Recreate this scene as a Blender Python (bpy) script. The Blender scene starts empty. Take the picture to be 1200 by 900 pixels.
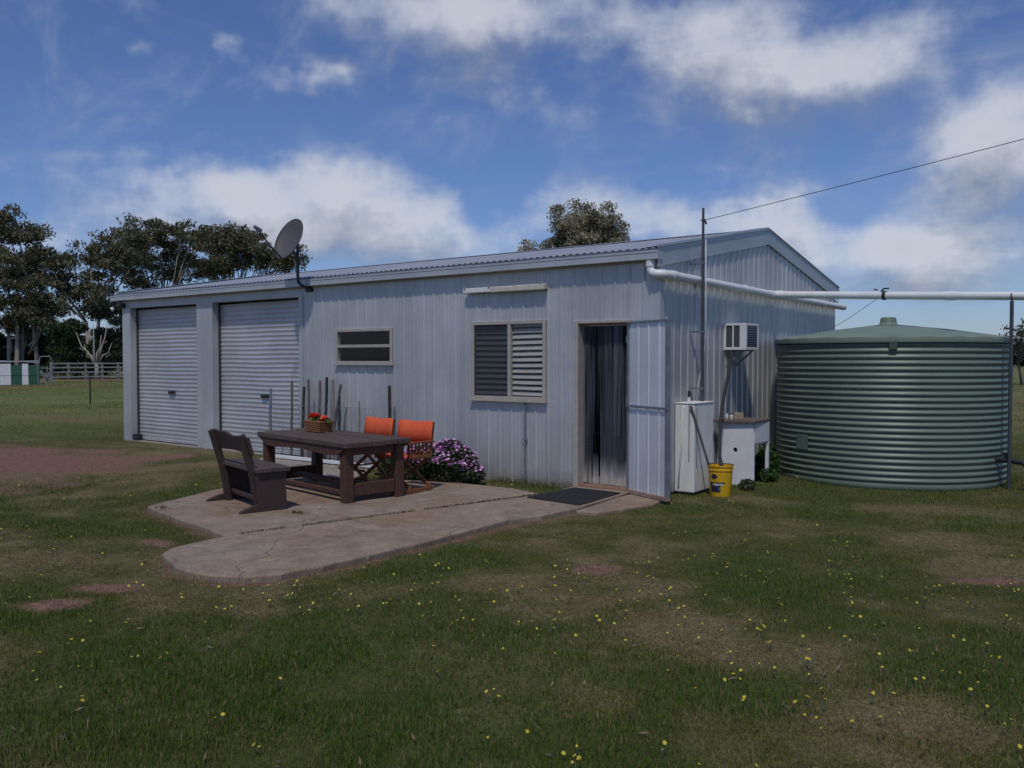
import bpy, bmesh, math, random
import numpy as np
from mathutils import Vector, Matrix
R = math.radians
scene = bpy.context.scene
C = scene.collection

# ------------------------------------------------------------------ camera
cam_d = bpy.data.cameras.new('camera'); cam = bpy.data.objects.new('camera', cam_d); C.objects.link(cam)
CAM = Vector((4.487, -8.78, 1.57)); YAW = 36.80; PITCH = -1.656
cam.location = CAM; cam.rotation_euler = (R(90 + PITCH), 0, R(YAW))
cam_d.sensor_width = 36.0; cam_d.lens = 36.0 * 1003 / 1200
cam_d.clip_start = 0.05; cam_d.clip_end = 4000
scene.camera = cam

# ------------------------------------------------------------------ light
SUN_EL, SUN_AZ = 60.0, 26.0          # azimuth measured from -Y towards +X
sun_dir = Vector((math.cos(R(SUN_EL)) * math.sin(R(SUN_AZ)), -math.cos(R(SUN_EL)) * math.cos(R(SUN_AZ)), math.sin(R(SUN_EL))))
sl = bpy.data.lights.new('sun', 'SUN'); sl.energy = 2.6; sl.angle = R(3.0); sl.color = (1.0, 0.955, 0.89)
so = bpy.data.objects.new('sun', sl); C.objects.link(so)
so.rotation_euler = (-sun_dir).to_track_quat('-Z', 'Y').to_euler()
so.location = (0, -10, 30)
SKY_STRENGTH = 0.095
scene.view_settings.view_transform = 'Standard'; scene.view_settings.look = 'None'
scene.view_settings.exposure = -0.28; scene.view_settings.gamma = 1.0
scene.view_settings.use_curve_mapping = False

# ------------------------------------------------------------------ sky
world = bpy.data.worlds.new('World'); scene.world = world; world.use_nodes = True

def build_sky():
    nt = world.node_tree; nt.nodes.clear()
    # cloud density as a function of a direction
    g = bpy.data.node_groups.new('cloud_density', 'ShaderNodeTree')
    g.interface.new_socket('Vector', in_out='INPUT', socket_type='NodeSocketVector')
    g.interface.new_socket('Density', in_out='OUTPUT', socket_type='NodeSocketFloat')
    N, L = g.nodes, g.links
    gi = N.new('NodeGroupInput'); go = N.new('NodeGroupOutput')
    def M(op, a, b=None, c=None):
        n = N.new('ShaderNodeMath'); n.operation = op
        for i, v in enumerate((a, b, c)):
            if v is None: continue
            if isinstance(v, (int, float)): n.inputs[i].default_value = v
            else: L.new(v, n.inputs[i])
        return n.outputs[0]
    vec = gi.outputs[0]
    sp = N.new('ShaderNodeSeparateXYZ'); L.new(vec, sp.inputs[0])
    az = M('ARCTAN2', sp.outputs[0], sp.outputs[1])
    el = M('ARCSINE', sp.outputs[2])
    cb = N.new('ShaderNodeCombineXYZ'); L.new(az, cb.inputs[0]); L.new(el, cb.inputs[1])
    P = cb.outputs[0]
    # warp the coordinates a little so that the cloud outlines are ragged
    wn = N.new('ShaderNodeTexNoise'); wn.inputs['Scale'].default_value = 7.0; wn.inputs['Detail'].default_value = 4; wn.inputs['Roughness'].default_value = .6
    L.new(vec, wn.inputs['Vector'])
    ws = N.new('ShaderNodeVectorMath'); ws.operation = 'SUBTRACT'; L.new(wn.outputs['Color'], ws.inputs[0]); ws.inputs[1].default_value = (.5, .5, .5)
    wm = N.new('ShaderNodeVectorMath'); wm.operation = 'MULTIPLY'; L.new(ws.outputs[0], wm.inputs[0]); wm.inputs[1].default_value = (.22, .10, 0)
    wa = N.new('ShaderNodeVectorMath'); wa.operation = 'ADD'; L.new(P, wa.inputs[0]); L.new(wm.outputs[0], wa.inputs[1])
    P = wa.outputs[0]
    # the cloud banks of that day: azimuth, elevation (degrees), half sizes (degrees), weight
    banks = CLOUD_BANKS
    acc = None
    for (a, e, sa, se, w) in banks:
        s = N.new('ShaderNodeVectorMath'); s.operation = 'SUBTRACT'; L.new(P, s.inputs[0]); s.inputs[1].default_value = (R(a), R(e), 0)
        m = N.new('ShaderNodeVectorMath'); m.operation = 'MULTIPLY'; L.new(s.outputs[0], m.inputs[0]); m.inputs[1].default_value = (1 / R(sa), 1 / R(se), 0)
        d = N.new('ShaderNodeVectorMath'); d.operation = 'DOT_PRODUCT'; L.new(m.outputs[0], d.inputs[0]); L.new(m.outputs[0], d.inputs[1])
        x = M('MULTIPLY', d.outputs['Value'], -1.0)
        x = M('EXPONENT', x)
        acc = M('MULTIPLY', x, w) if acc is None else M('MULTIPLY_ADD', x, w, acc)
    # cloud-plane coordinates for the texture of the clouds
    zz = M('ADD', M('MAXIMUM', sp.outputs[2], 0.0), 0.22)
    pl = N.new('ShaderNodeCombineXYZ'); L.new(M('DIVIDE', sp.outputs[0], zz), pl.inputs[0]); L.new(M('DIVIDE', sp.outputs[1], zz), pl.inputs[1])
    L.new(M('MULTIPLY', sp.outputs[2], 2.2), pl.inputs[2])
    n1 = N.new('ShaderNodeTexNoise'); n1.inputs['Scale'].default_value = 2.1; n1.inputs['Detail'].default_value = 9; n1.inputs['Roughness'].default_value = .6
    n1.inputs['Distortion'].default_value = .4
    L.new(pl.outputs[0], n1.inputs['Vector'])
    n2 = N.new('ShaderNodeTexNoise'); n2.inputs['Scale'].default_value = 9.0; n2.inputs['Detail'].default_value = 8; n2.inputs['Roughness'].default_value = .62
    L.new(vec, n2.inputs['Vector'])
    t = M('MULTIPLY_ADD', M('SUBTRACT', n1.outputs[0], .5), 1.75, acc)
    t = M('MULTIPLY_ADD', M('SUBTRACT', n2.outputs[0], .5), 1.9, t)
    t = M('SUBTRACT', t, .30)
    L.new(t, go.inputs[0])
    # world
    N, L = nt.nodes, nt.links
    def M(op, a, b=None, c=None, clamp=False):
        n = N.new('ShaderNodeMath'); n.operation = op; n.use_clamp = clamp
        for i, v in enumerate((a, b, c)):
            if v is None: continue
            if isinstance(v, (int, float)): n.inputs[i].default_value = v
            else: L.new(v, n.inputs[i])
        return n.outputs[0]
    tc = N.new('ShaderNodeTexCoord')
    nz = N.new('ShaderNodeVectorMath'); nz.operation = 'NORMALIZE'; L.new(tc.outputs['Generated'], nz.inputs[0])
    d = nz.outputs[0]
    sky = N.new('ShaderNodeTexSky'); sky.sky_type = 'NISHITA'; sky.sun_disc = False
    sky.sun_elevation = R(SUN_EL); sky.sun_rotation = R(180 - SUN_AZ)
    sky.air_density = 1.0; sky.dust_density = 0.4; sky.ozone_density = 3.5; sky.altitude = 100
    hs = N.new('ShaderNodeMix'); hs.data_type = 'RGBA'; hs.blend_type = 'MULTIPLY'; hs.inputs[0].default_value = 1
    L.new(sky.outputs[0], hs.inputs[6]); hs.inputs[7].default_value = SKY_TINT
    sky_col = hs.outputs[2]
    g1 = N.new('ShaderNodeGroup'); g1.node_tree = g; L.new(d, g1.inputs[0])
    up = N.new('ShaderNodeVectorMath'); up.operation = 'ADD'; L.new(d, up.inputs[0]); up.inputs[1].default_value = (0.004, -.012, .045)
    un = N.new('ShaderNodeVectorMath'); un.operation = 'NORMALIZE'; L.new(up.outputs[0], un.inputs[0])
    g2 = N.new('ShaderNodeGroup'); g2.node_tree = g; L.new(un.outputs[0], g2.inputs[0])
    a = N.new('ShaderNodeMapRange'); a.interpolation_type = 'SMOOTHSTEP'; L.new(g1.outputs[0], a.inputs[0])
    a.inputs[1].default_value = -.32; a.inputs[2].default_value = 1.15; a.inputs[3].default_value = 0; a.inputs[4].default_value = .92
    # lit tops and grey undersides
    sh = M('MULTIPLY_ADD', M('SUBTRACT', g1.outputs[0], g2.outputs[0]), .95, .52, True)
    core = M('MULTIPLY', M('MAXIMUM', M('SUBTRACT', g1.outputs[0], .75), 0.0), .30)
    sh = M('SUBTRACT', sh, core, None, True)
    cm = N.new('ShaderNodeMix'); cm.data_type = 'RGBA'; L.new(sh, cm.inputs[0])
    k = 1 / SKY_STRENGTH
    cm.inputs[6].default_value = (.29 * k, .325 * k, .42 * k, 1); cm.inputs[7].default_value = (.74 * k, .77 * k, .85 * k, 1)
    # thin high cirrus
    mp = N.new('ShaderNodeMapping'); mp.inputs['Rotation'].default_value = (0, 0, R(28)); mp.inputs['Scale'].default_value = (1.2, 5.5, 5.0)
    L.new(d, mp.inputs['Vector'])
    cn = N.new('ShaderNodeTexNoise'); cn.inputs['Scale'].default_value = 2.2; cn.inputs['Detail'].default_value = 7; cn.inputs['Roughness'].default_value = .6; cn.inputs['Distortion'].default_value = .6
    L.new(mp.outputs[0], cn.inputs['Vector'])
    ca = N.new('ShaderNodeMapRange'); ca.interpolation_type = 'SMOOTHSTEP'; L.new(cn.outputs[0], ca.inputs[0])
    ca.inputs[1].default_value = .48; ca.inputs[2].default_value = .85; ca.inputs[3].default_value = 0; ca.inputs[4].default_value = .40
    m1 = N.new('ShaderNodeMix'); m1.data_type = 'RGBA'; L.new(ca.outputs[0], m1.inputs[0]); L.new(sky_col, m1.inputs[6])
    m1.inputs[7].default_value = (.46 * k, .52 * k, .66 * k, 1)
    m2 = N.new('ShaderNodeMix'); m2.data_type = 'RGBA'; L.new(a.outputs[0], m2.inputs[0]); L.new(m1.outputs[2], m2.inputs[6]); L.new(cm.outputs[2], m2.inputs[7])
    bg = N.new('ShaderNodeBackground'); L.new(m2.outputs[2], bg.inputs[0]); bg.inputs[1].default_value = SKY_STRENGTH
    out = N.new('ShaderNodeOutputWorld'); L.new(bg.outputs[0], out.inputs[0])
    world.cycles.sampling_method = 'MANUAL'; world.cycles.sample_map_resolution = 512

SKY_TINT = (.72, .83, 1.14, 1)
CLOUD_BANKS = [
    (-50.8, 9.9, 9.6, 2.5, 1.30), (-48.1, 11.9, 6.3, 1.5, 0.55), (-56.8, 11.1, 4.0, 1.4, 0.50), (-51.3, 8.0, 10.2, 1.2, 0.45), (-42.0, 9.4, 2.6, 1.4, 0.40),
    (-36.8, 21.3, 10.9, 2.6, 0.95), (-42.5, 22.3, 6.8, 1.5, 0.50), (-27.2, 19.4, 6.1, 2.4, 0.70), (-20.1, 19.3, 5.8, 3.0, 0.70), (-17.1, 16.5, 4.3, 2.2, 0.75),
    (-12.2, 18.1, 2.8, 2.2, 0.40), (-8.5, 11.7, 3.8, 3.3, 0.75), (-6.5, 13.6, 2.6, 2.7, 0.50), (-33.0, 10.3, 4.6, 1.5, 0.45), (-27.7, 9.6, 5.7, 1.5, 0.60),
    (-21.2, 8.7, 5.3, 1.8, 0.85), (-17.8, 6.9, 4.6, 1.5, 0.60), (-10.8, 6.7, 5.1, 1.4, 0.75), (-37.4, 7.7, 3.4, 1.2, 0.40), (-50.0, 17.7, 1.9, 0.9, 0.85),
    (-56.5, 18.8, 1.7, 0.7, 0.65), (-60.2, 18.0, 1.6, 0.5, 0.55), (-41.0, 15.2, 1.0, 0.5, 0.55), (-13.1, 4.2, 8.1, 1.6, 0.40), (-62.4, 9.2, 4.2, 1.2, 0.35),
    (-65.1, 6.1, 4.0, 1.2, 0.45), (-45.3, 6.8, 6.7, 1.1, 0.40), (-31.1, 16.1, 7.9, 1.4, 0.28), (-61.0, 14.8, 7.1, 3.8, -0.45), (-45.3, 15.5, 6.7, 1.6, -0.30),
    (-25.5, 14.3, 7.1, 1.5, -0.30), (-15.1, 10.3, 3.0, 1.2, -0.50), (-34.5, 13.8, 6.3, 0.9, -0.20),
    (-15.1, 14.1, 8.4, 3.3, 0.40), (-9.4, 7.9, 5.9, 2.4, 0.45), (-23.9, 16.8, 6.5, 2.4, 0.35), (-31.1, 12.9, 8.5, 1.6, 0.12), (-38.4, 11.6, 1.8, 3.0, -0.80), (-10.3, 4.6, 6.4, 1.2, 0.40),
]
build_sky()

# ================================================================== helpers
def obj(name, me, parent=None, mat=None, loc=None, rot=None):
    o = bpy.data.objects.new(name, me); C.objects.link(o)
    if parent is not None: o.parent = parent
    if loc is not None: o.location = loc
    if rot is not None: o.rotation_euler = rot
    if mat is not None and me is not None and not me.materials: me.materials.append(mat)
    return o
def tag(o, label, cat, group=None):
    o['label'] = label; o['category'] = cat
    if group: o['group'] = group
    return o
def thing(name, label, cat, loc=(0, 0, 0), rz=0, group=None):
    o = bpy.data.objects.new(name, None); C.objects.link(o); o.location = loc; o.rotation_euler = (0, 0, R(rz))
    o.empty_display_size = .1
    return tag(o, label, cat, group)
def structure(o): o['kind'] = 'structure'; return o
def stuff(o): o['kind'] = 'stuff'; return o

class MB:
    def __init__(s): s.v = []; s.f = []
    def quad(s, *p):
        i = len(s.v); s.v += [tuple(q) for q in p]; s.f.append(tuple(range(i, i + len(p))))
    def box(s, lo, hi, M=None):
        x0, y0, z0 = lo; x1, y1, z1 = hi
        P = [Vector(q) for q in ((x0,y0,z0),(x1,y0,z0),(x1,y1,z0),(x0,y1,z0),(x0,y0,z1),(x1,y0,z1),(x1,y1,z1),(x0,y1,z1))]
        if M is not None: P = [M @ q for q in P]
        i = len(s.v); s.v += [tuple(q) for q in P]
        s.f += [tuple(i + k for k in q) for q in ((0,3,2,1),(4,5,6,7),(0,1,5,4),(1,2,6,5),(2,3,7,6),(3,0,4,7))]
        return s
    def bar(s, a, b, w, h, up=(0, 0, 1)):
        a, b = Vector(a), Vector(b); d = b - a; L = d.length; d.normalize()
        u = Vector(up); side = d.cross(u)
        if side.length < 1e-4: side = d.cross(Vector((1, 0, 0)))
        side.normalize(); u = side.cross(d)
        M = Matrix((( d.x, side.x, u.x, a.x), (d.y, side.y, u.y, a.y), (d.z, side.z, u.z, a.z), (0,0,0,1)))
        return s.box((0, -w/2, -h/2), (L, w/2, h/2), M)
    def tube(s, pts, r, n=8, cap=True):
        pts = [Vector(p) for p in pts]; rr = r if isinstance(r, (list, tuple)) else [r] * len(pts)
        i0 = len(s.v); prev = None
        for k, p in enumerate(pts):
            d = (pts[min(k+1, len(pts)-1)] - pts[max(k-1, 0)]).normalized()
            if prev is None:
                ref = Vector((0,0,1)) if abs(d.z) < .9 else Vector((1,0,0)); u = d.cross(ref).normalized()
            else:
                u = prev - d * prev.dot(d); u = u.normalized() if u.length > 1e-5 else d.orthogonal().normalized()
            prev = u; w = d.cross(u)
            for j in range(n):
                a = 2 * math.pi * j / n; s.v.append(tuple(p + (u * math.cos(a) + w * math.sin(a)) * rr[k]))
        for k in range(len(pts) - 1):
            for j in range(n):
                a = i0 + k*n + j; b = i0 + k*n + (j+1) % n
                s.f.append((a, b, b + n, a + n))
        if cap:
            s.f.append(tuple(i0 + j for j in reversed(range(n)))); e = i0 + (len(pts)-1)*n
            s.f.append(tuple(e + j for j in range(n)))
        return s
    def lathe(s, prof, n=32, c=(0, 0, 0), capb=True, capt=True):
        i0 = len(s.v)
        for (r, z) in prof:
            for j in range(n):
                a = 2*math.pi*j/n; s.v.append((c[0] + r*math.cos(a), c[1] + r*math.sin(a), c[2] + z))
        for k in range(len(prof)-1):
            for j in range(n):
                a = i0+k*n+j; b = i0+k*n+(j+1) % n; s.f.append((a, b, b+n, a+n))
        if capb: s.f.append(tuple(i0+j for j in reversed(range(n))))
        if capt: s.f.append(tuple(i0+(len(prof)-1)*n+j for j in range(n)))
        return s
    def prism(s, poly, z0, z1, M=None):
        n = len(poly); i = len(s.v)
        P = [Vector((x, y, z0)) for x, y in poly] + [Vector((x, y, z1)) for x, y in poly]
        if M is not None: P = [M @ q for q in P]
        s.v += [tuple(q) for q in P]
        s.f.append(tuple(i + k for k in reversed(range(n)))); s.f.append(tuple(i + n + k for k in range(n)))
        for k in range(n):
            k2 = (k+1) % n; s.f.append((i+k, i+k2, i+n+k2, i+n+k))
        return s
    def mesh(s, name, smooth=False, auto=None):
        me = bpy.data.meshes.new(name); me.from_pydata(s.v, [], s.f); me.validate(); me.update()
        if smooth:
            me.polygons.foreach_set('use_smooth', [True]*len(me.polygons))
        return me
    def build(s, name, mat, parent=None, smooth=False, bevel=0, loc=None, rot=None):
        o = obj(name, s.mesh(name, smooth), parent, mat, loc, rot)
        if bevel:
            b = o.modifiers.new('bevel', 'BEVEL'); b.width = bevel; b.segments = 2; b.limit_method = 'ANGLE'; b.angle_limit = R(40)
        if smooth == 'angle':
            e = o.modifiers.new('split', 'EDGE_SPLIT'); e.split_angle = R(35)
        return o

def copy_tree(o, parent=None):
    c = o.copy(); C.objects.link(c); c.parent = parent
    for ch in o.children: copy_tree(ch, c)
    return c

# numpy value noise
_rng = np.random.default_rng(5); _perm = _rng.random((256, 256))
def vnoise(x, y):
    xi = np.floor(x).astype(int); yi = np.floor(y).astype(int); fx = x - xi; fy = y - yi
    fx = fx*fx*(3-2*fx); fy = fy*fy*(3-2*fy)
    g = lambda a, b: _perm[a & 255, b & 255]
    return (g(xi,yi)*(1-fx)+g(xi+1,yi)*fx)*(1-fy) + (g(xi,yi+1)*(1-fx)+g(xi+1,yi+1)*fx)*fy
def fbm(x, y, o=4):
    t = 0; a = .5; n = 0
    for k in range(o): t = t + a*vnoise(x + 17.3*k, y - 9.1*k); n += a; x = x*2.03; y = y*2.03; a *= .5
    return t / n
def sstep(a, b, x): t = np.clip((x-a)/(b-a), 0, 1); return t*t*(3-2*t)

# ================================================================== materials
MATS = {}
def new_mat(name):
    m = bpy.data.materials.new(name); m.use_nodes = True; nt = m.node_tree
    b = nt.nodes['Principled BSDF']; MATS[name] = m
    return m, nt, b
def ramp(nt, src, stops):
    r = nt.nodes.new('ShaderNodeValToRGB'); e = r.color_ramp.elements
    while len(e) > 1: e.remove(e[-1])
    e[0].position, e[0].color = stops[0][0], (*stops[0][1], 1)
    for p, c in stops[1:]:
        q = e.new(p); q.color = (*c, 1)
    nt.links.new(src, r.inputs[0]); return r.outputs[0]
def noise(nt, scale, detail=5, rough=.6, vec=None, stretch=None, coord='Object', dist=0):
    n = nt.nodes.new('ShaderNodeTexNoise'); n.inputs['Scale'].default_value = scale; n.inputs['Detail'].default_value = detail
    n.inputs['Roughness'].default_value = rough; n.inputs['Distortion'].default_value = dist
    if vec is None:
        tc = nt.nodes.new('ShaderNodeTexCoord'); vec = tc.outputs[coord]
    if stretch:
        mp = nt.nodes.new('ShaderNodeMapping'); mp.inputs['Scale'].default_value = stretch; nt.links.new(vec, mp.inputs[0]); vec = mp.outputs[0]
    nt.links.new(vec, n.inputs['Vector']); return n.outputs[0]
def mixc(nt, f, a, b, mode='MIX'):
    m = nt.nodes.new('ShaderNodeMix'); m.data_type = 'RGBA'; m.blend_type = mode
    for v, i in ((f, 0), (a, 6), (b, 7)):
        if isinstance(v, (int, float)): m.inputs[i].default_value = v
        elif isinstance(v, tuple): m.inputs[i].default_value = (*v[:3], 1)
        else: nt.links.new(v, m.inputs[i])
    return m.outputs[2]
def math_n(nt, op, a, b=None, clamp=False):
    n = nt.nodes.new('ShaderNodeMath'); n.operation = op; n.use_clamp = clamp
    for i, v in enumerate((a, b)):
        if v is None: continue
        if isinstance(v, (int, float)): n.inputs[i].default_value = v
        else: nt.links.new(v, n.inputs[i])
    return n.outputs[0]
def bump(nt, b, h, strength=.3, dist=.01):
    n = nt.nodes.new('ShaderNodeBump'); n.inputs['Strength'].default_value = strength; n.inputs['Distance'].default_value = dist
    nt.links.new(h, n.inputs['Height']); nt.links.new(n.outputs[0], b.inputs['Normal'])
def simple(name, c1, c2=None, rough=.6, metal=0., scale=8, stretch=None, bmp=0., spec=.5, detail=5, vary=0., lo=.3, hi=.7):
    m, nt, b = new_mat(name)
    c2 = c2 or tuple(x*.75 for x in c1)
    n = noise(nt, scale, detail, stretch=stretch)
    col = ramp(nt, n, [(lo, c2), (hi, c1)])
    if vary:
        oi = nt.nodes.new('ShaderNodeObjectInfo')
        v = math_n(nt, 'MULTIPLY_ADD', oi.outputs['Random'], vary); v.node.inputs[2].default_value = 1 - vary/2
        cc = nt.nodes.new('ShaderNodeCombineColor')
        for i in range(3): nt.links.new(v, cc.inputs[i])
        col = mixc(nt, 1.0, col, cc.outputs[0], 'MULTIPLY')
    nt.links.new(col, b.inputs['Base Color'])
    b.inputs['Roughness'].default_value = rough; b.inputs['Metallic'].default_value = metal; b.inputs['Specular IOR Level'].default_value = spec
    if bmp: bump(nt, b, n, bmp, .01)
    return m
def galv(name, light, dark, rough=.48, metal=.55, streak=(7, 7, .35), rust=0.0, vary=.12):
    m, nt, b = new_mat(name)
    n = noise(nt, 1.6, 6, .65, stretch=streak)
    col = ramp(nt, n, [(.30, dark), (.68, light)])
    n2 = noise(nt, 1.1, 4, .6)
    col = mixc(nt, .35, col, ramp(nt, n2, [(.35, tuple(x*.72 for x in dark)), (.62, light)]))
    sp = nt.nodes.new('ShaderNodeTexVoronoi'); sp.inputs['Scale'].default_value = 55
    tc = nt.nodes.new('ShaderNodeTexCoord'); nt.links.new(tc.outputs['Object'], sp.inputs['Vector'])
    col = mixc(nt, .10, col, sp.outputs['Color'], 'SOFT_LIGHT')
    oi = nt.nodes.new('ShaderNodeObjectInfo')
    v = math_n(nt, 'MULTIPLY_ADD', oi.outputs['Random'], vary); v.node.inputs[2].default_value = 1 - vary/2
    cc = nt.nodes.new('ShaderNodeCombineColor')
    for i in range(3): nt.links.new(v, cc.inputs[i])
    col = mixc(nt, 1.0, col, cc.outputs[0], 'MULTIPLY')
    if rust:   # splashed red dust on the lowest few centimetres
        g = nt.nodes.new('ShaderNodeNewGeometry'); s = nt.nodes.new('ShaderNodeSeparateXYZ'); nt.links.new(g.outputs['Position'], s.inputs[0])
        nn = noise(nt, 9, 5, .7)
        z = math_n(nt, 'ADD', s.outputs[2], math_n(nt, 'MULTIPLY', nn, .35))
        mr = nt.nodes.new('ShaderNodeMapRange'); nt.links.new(z, mr.inputs[0]); mr.inputs[1].default_value = .12; mr.inputs[2].default_value = .42; mr.inputs[3].default_value = rust; mr.inputs[4].default_value = 0
        col = mixc(nt, mr.outputs[0], col, (.20, .13, .09))
    nt.links.new(col, b.inputs['Base Color'])
    b.inputs['Metallic'].default_value = metal
    rr = math_n(nt, 'MULTIPLY_ADD', n2, .25); rr.node.inputs[2].default_value = rough - .12; nt.links.new(rr, b.inputs['Roughness'])
    bump(nt, b, noise(nt, 3.0, 3), .10, .02)
    return m

m_wall = galv('galvanised_wall', (.58, .578, .582), (.47, .468, .472), rust=.5)
m_roller = galv('galvanised_roller', (.585, .58, .58), (.50, .495, .495), streak=(1.5, 1.5, 3), vary=.04, rust=.35)
m_roof = galv('galvanised_roof', (.40, .43, .48), (.31, .335, .38), rough=.62, metal=.35, streak=(5, .5, .5), vary=.10)
m_trim = galv('galvanised_trim', (.54, .545, .55), (.46, .465, .475), metal=.45, vary=.04)
m_barge = galv('galvanised_barge', (.46, .50, .53), (.40, .43, .46), metal=.35, vary=.04)
m_alum = simple('cream_aluminium', (.40, .365, .32), (.33, .30, .26), rough=.45, scale=14)
m_darkm = simple('dark_metal', (.035, .037, .042), (.02, .02, .024), rough=.5, scale=20)
m_black = simple('black_rubber', (.022, .022, .024), (.013, .013, .015), rough=.75, scale=30, bmp=.2)
m_white = simple('white_enamel', (.70, .70, .70), (.60, .595, .58), rough=.38, scale=5, stretch=(2, 2, .5))
m_pvc = simple('white_pvc', (.74, .75, .75), (.62, .63, .62), rough=.42, scale=4)
m_cream = simple('weathered_cream', (.58, .54, .47), (.44, .40, .34), rough=.55, scale=9)
m_slat = simple('blind_slat', (.44, .42, .40), (.37, .355, .335), rough=.5, scale=6)
m_wood = simple('stained_timber', (.105, .042, .026), (.045, .020, .014), rough=.62, scale=5, stretch=(1.2, 9, 9), bmp=.35)
m_woodtop = simple('weathered_timber', (.100, .072, .056), (.044, .031, .025), rough=.7, scale=5, stretch=(1.0, 10, 10), bmp=.4, vary=.25)
m_chairw = simple('varnished_timber', (.24, .085, .028), (.13, .045, .016), rough=.45, scale=6, stretch=(8, 8, 1), bmp=.1)
m_canvas = simple('orange_canvas', (.66, .105, .035), (.52, .075, .025), rough=.85, scale=30, bmp=.1)
m_stake = simple('grey_stake', (.17, .135, .12), (.075, .058, .052), rough=.85, scale=7, stretch=(9, 9, .8), bmp=.5, vary=.5)
m_stakedk = simple('dark_stake', (.040, .034, .034), (.018, .016, .017), rough=.85, scale=7, stretch=(9, 9, .8), bmp=.5)
m_steelpost = simple('steel_post', (.24, .27, .31), (.16, .18, .21), rough=.5, metal=.4, scale=9)
m_yellow = simple('yellow_plastic', (.72, .43, .015), (.60, .33, .01), rough=.45, scale=7)
m_navy = simple('navy_print', (.022, .022, .055), (.016, .016, .04), rough=.5)
m_print = simple('white_print', (.72, .70, .74), (.62, .6, .64), rough=.5)
m_terra = simple('basket', (.26, .11, .04), (.13, .052, .02), rough=.8, scale=25, stretch=(1, 1, 4), bmp=.5)
m_petal_r = simple('red_petal', (.85, .13, .03), (.75, .06, .02), rough=.6)
m_petal_o = simple('orange_petal', (.75, .22, .02), (.68, .12, .01), rough=.6)
m_petal_p = simple('mauve_petal', (.56, .28, .52), (.40, .15, .38), rough=.6, scale=3)
m_petal_w = simple('pale_mauve_petal', (.66, .52, .70), (.55, .38, .6), rough=.6, scale=3)
m_dish = simple('dish_paint', (.105, .095, .10), (.075, .068, .072), rough=.55, scale=40)
m_glassdark = None

def mat_glass():
    m, nt, b = new_mat('window_glass'); nt.nodes.remove(b)
    t = nt.nodes.new('ShaderNodeBsdfTransparent'); t.inputs[0].default_value = (.95, .96, .96, 1)
    g = nt.nodes.new('ShaderNodeBsdfGlossy'); g.inputs['Roughness'].default_value = .03
    f = nt.nodes.new('ShaderNodeFresnel'); f.inputs[0].default_value = 1.5
    x = nt.nodes.new('ShaderNodeMixShader'); ge = nt.nodes.new('ShaderNodeNewGeometry'); fr = math_n(nt, 'MULTIPLY', f.outputs[0], math_n(nt, 'SUBTRACT', 1.0, ge.outputs['Backfacing'])); nt.links.new(fr, x.inputs[0]); nt.links.new(t.outputs[0], x.inputs[1]); nt.links.new(g.outputs[0], x.inputs[2])
    nt.links.new(x.outputs[0], nt.nodes['Material Output'].inputs[0]); return m
m_glass = mat_glass()
def mat_veil(name, col, fac, floor_light=None, rough=.25, gloss=True):
    m, nt, b = new_mat(name)
    t = nt.nodes.new('ShaderNodeBsdfTransparent'); t.inputs[0].default_value = (.85, .87, .9, 1)
    b.inputs['Base Color'].default_value = (*col, 1); b.inputs['Roughness'].default_value = rough
    x = nt.nodes.new('ShaderNodeMixShader'); x.inputs[0].default_value = fac
    if floor_light:  # lit floor behind the strips, painted in as a paler lower end
        g = nt.nodes.new('ShaderNodeNewGeometry'); s = nt.nodes.new('ShaderNodeSeparateXYZ'); nt.links.new(g.outputs['Position'], s.inputs[0])
        n = noise(nt, 4, 5, .7, stretch=(3, 3, .5))
        z = math_n(nt, 'ADD', s.outputs[2], math_n(nt, 'MULTIPLY', n, .35))
        mr = nt.nodes.new('ShaderNodeMapRange'); nt.links.new(z, mr.inputs[0]); mr.inputs[1].default_value = .30; mr.inputs[2].default_value = .62; mr.inputs[3].default_value = 1; mr.inputs[4].default_value = 0
        nt.links.new(mixc(nt, mr.outputs[0], col, floor_light), b.inputs['Base Color'])
        oi = nt.nodes.new('ShaderNodeObjectInfo')
        base = math_n(nt, 'MULTIPLY_ADD', oi.outputs['Random'], .35); base.node.inputs[2].default_value = fac - .17
        st = math_n(nt, 'MULTIPLY_ADD', noise(nt, 3, 4, .6, stretch=(14, 14, .35)), .9); st.node.inputs[2].default_value = -.45
        base = math_n(nt, 'ADD', base, st, True)
        nt.links.new(math_n(nt, 'MAXIMUM', base, math_n(nt, 'MULTIPLY', mr.outputs[0], .92)), x.inputs[0])
    nt.links.new(t.outputs[0], x.inputs[1]); nt.links.new(b.outputs[0], x.inputs[2])
    nt.links.new(x.outputs[0], nt.nodes['Material Output'].inputs[0]); return m
m_screen = mat_veil('fly_screen', (.05, .05, .055), .30, rough=.7)
m_strip = mat_veil('plastic_strip', (.20, .225, .28), .13, floor_light=(.40, .38, .35), rough=.22)  # pale bottom colour paints the light of the floor into the plastic

def mat_tank():
    m, nt, b = new_mat('green_tank_steel')
    n = noise(nt, 1.3, 6, .6, stretch=(1, 1, .25))
    col = ramp(nt, n, [(.3, (.105, .142, .108)), (.7, (.140, .185, .142))])
    g = nt.nodes.new('ShaderNodeNewGeometry'); s = nt.nodes.new('ShaderNodeSeparateXYZ'); nt.links.new(g.outputs['Position'], s.inputs[0])
    nt.links.new(col, b.inputs['Base Color'])
    b.inputs['Roughness'].default_value = .46; b.inputs['Specular IOR Level'].default_value = .42
    return m
m_tank = mat_tank()
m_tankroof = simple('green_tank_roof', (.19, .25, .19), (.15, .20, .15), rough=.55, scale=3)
m_tankdk = simple('green_tank_trim', (.05, .085, .062), (.04, .065, .05), rough=.5)

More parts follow.
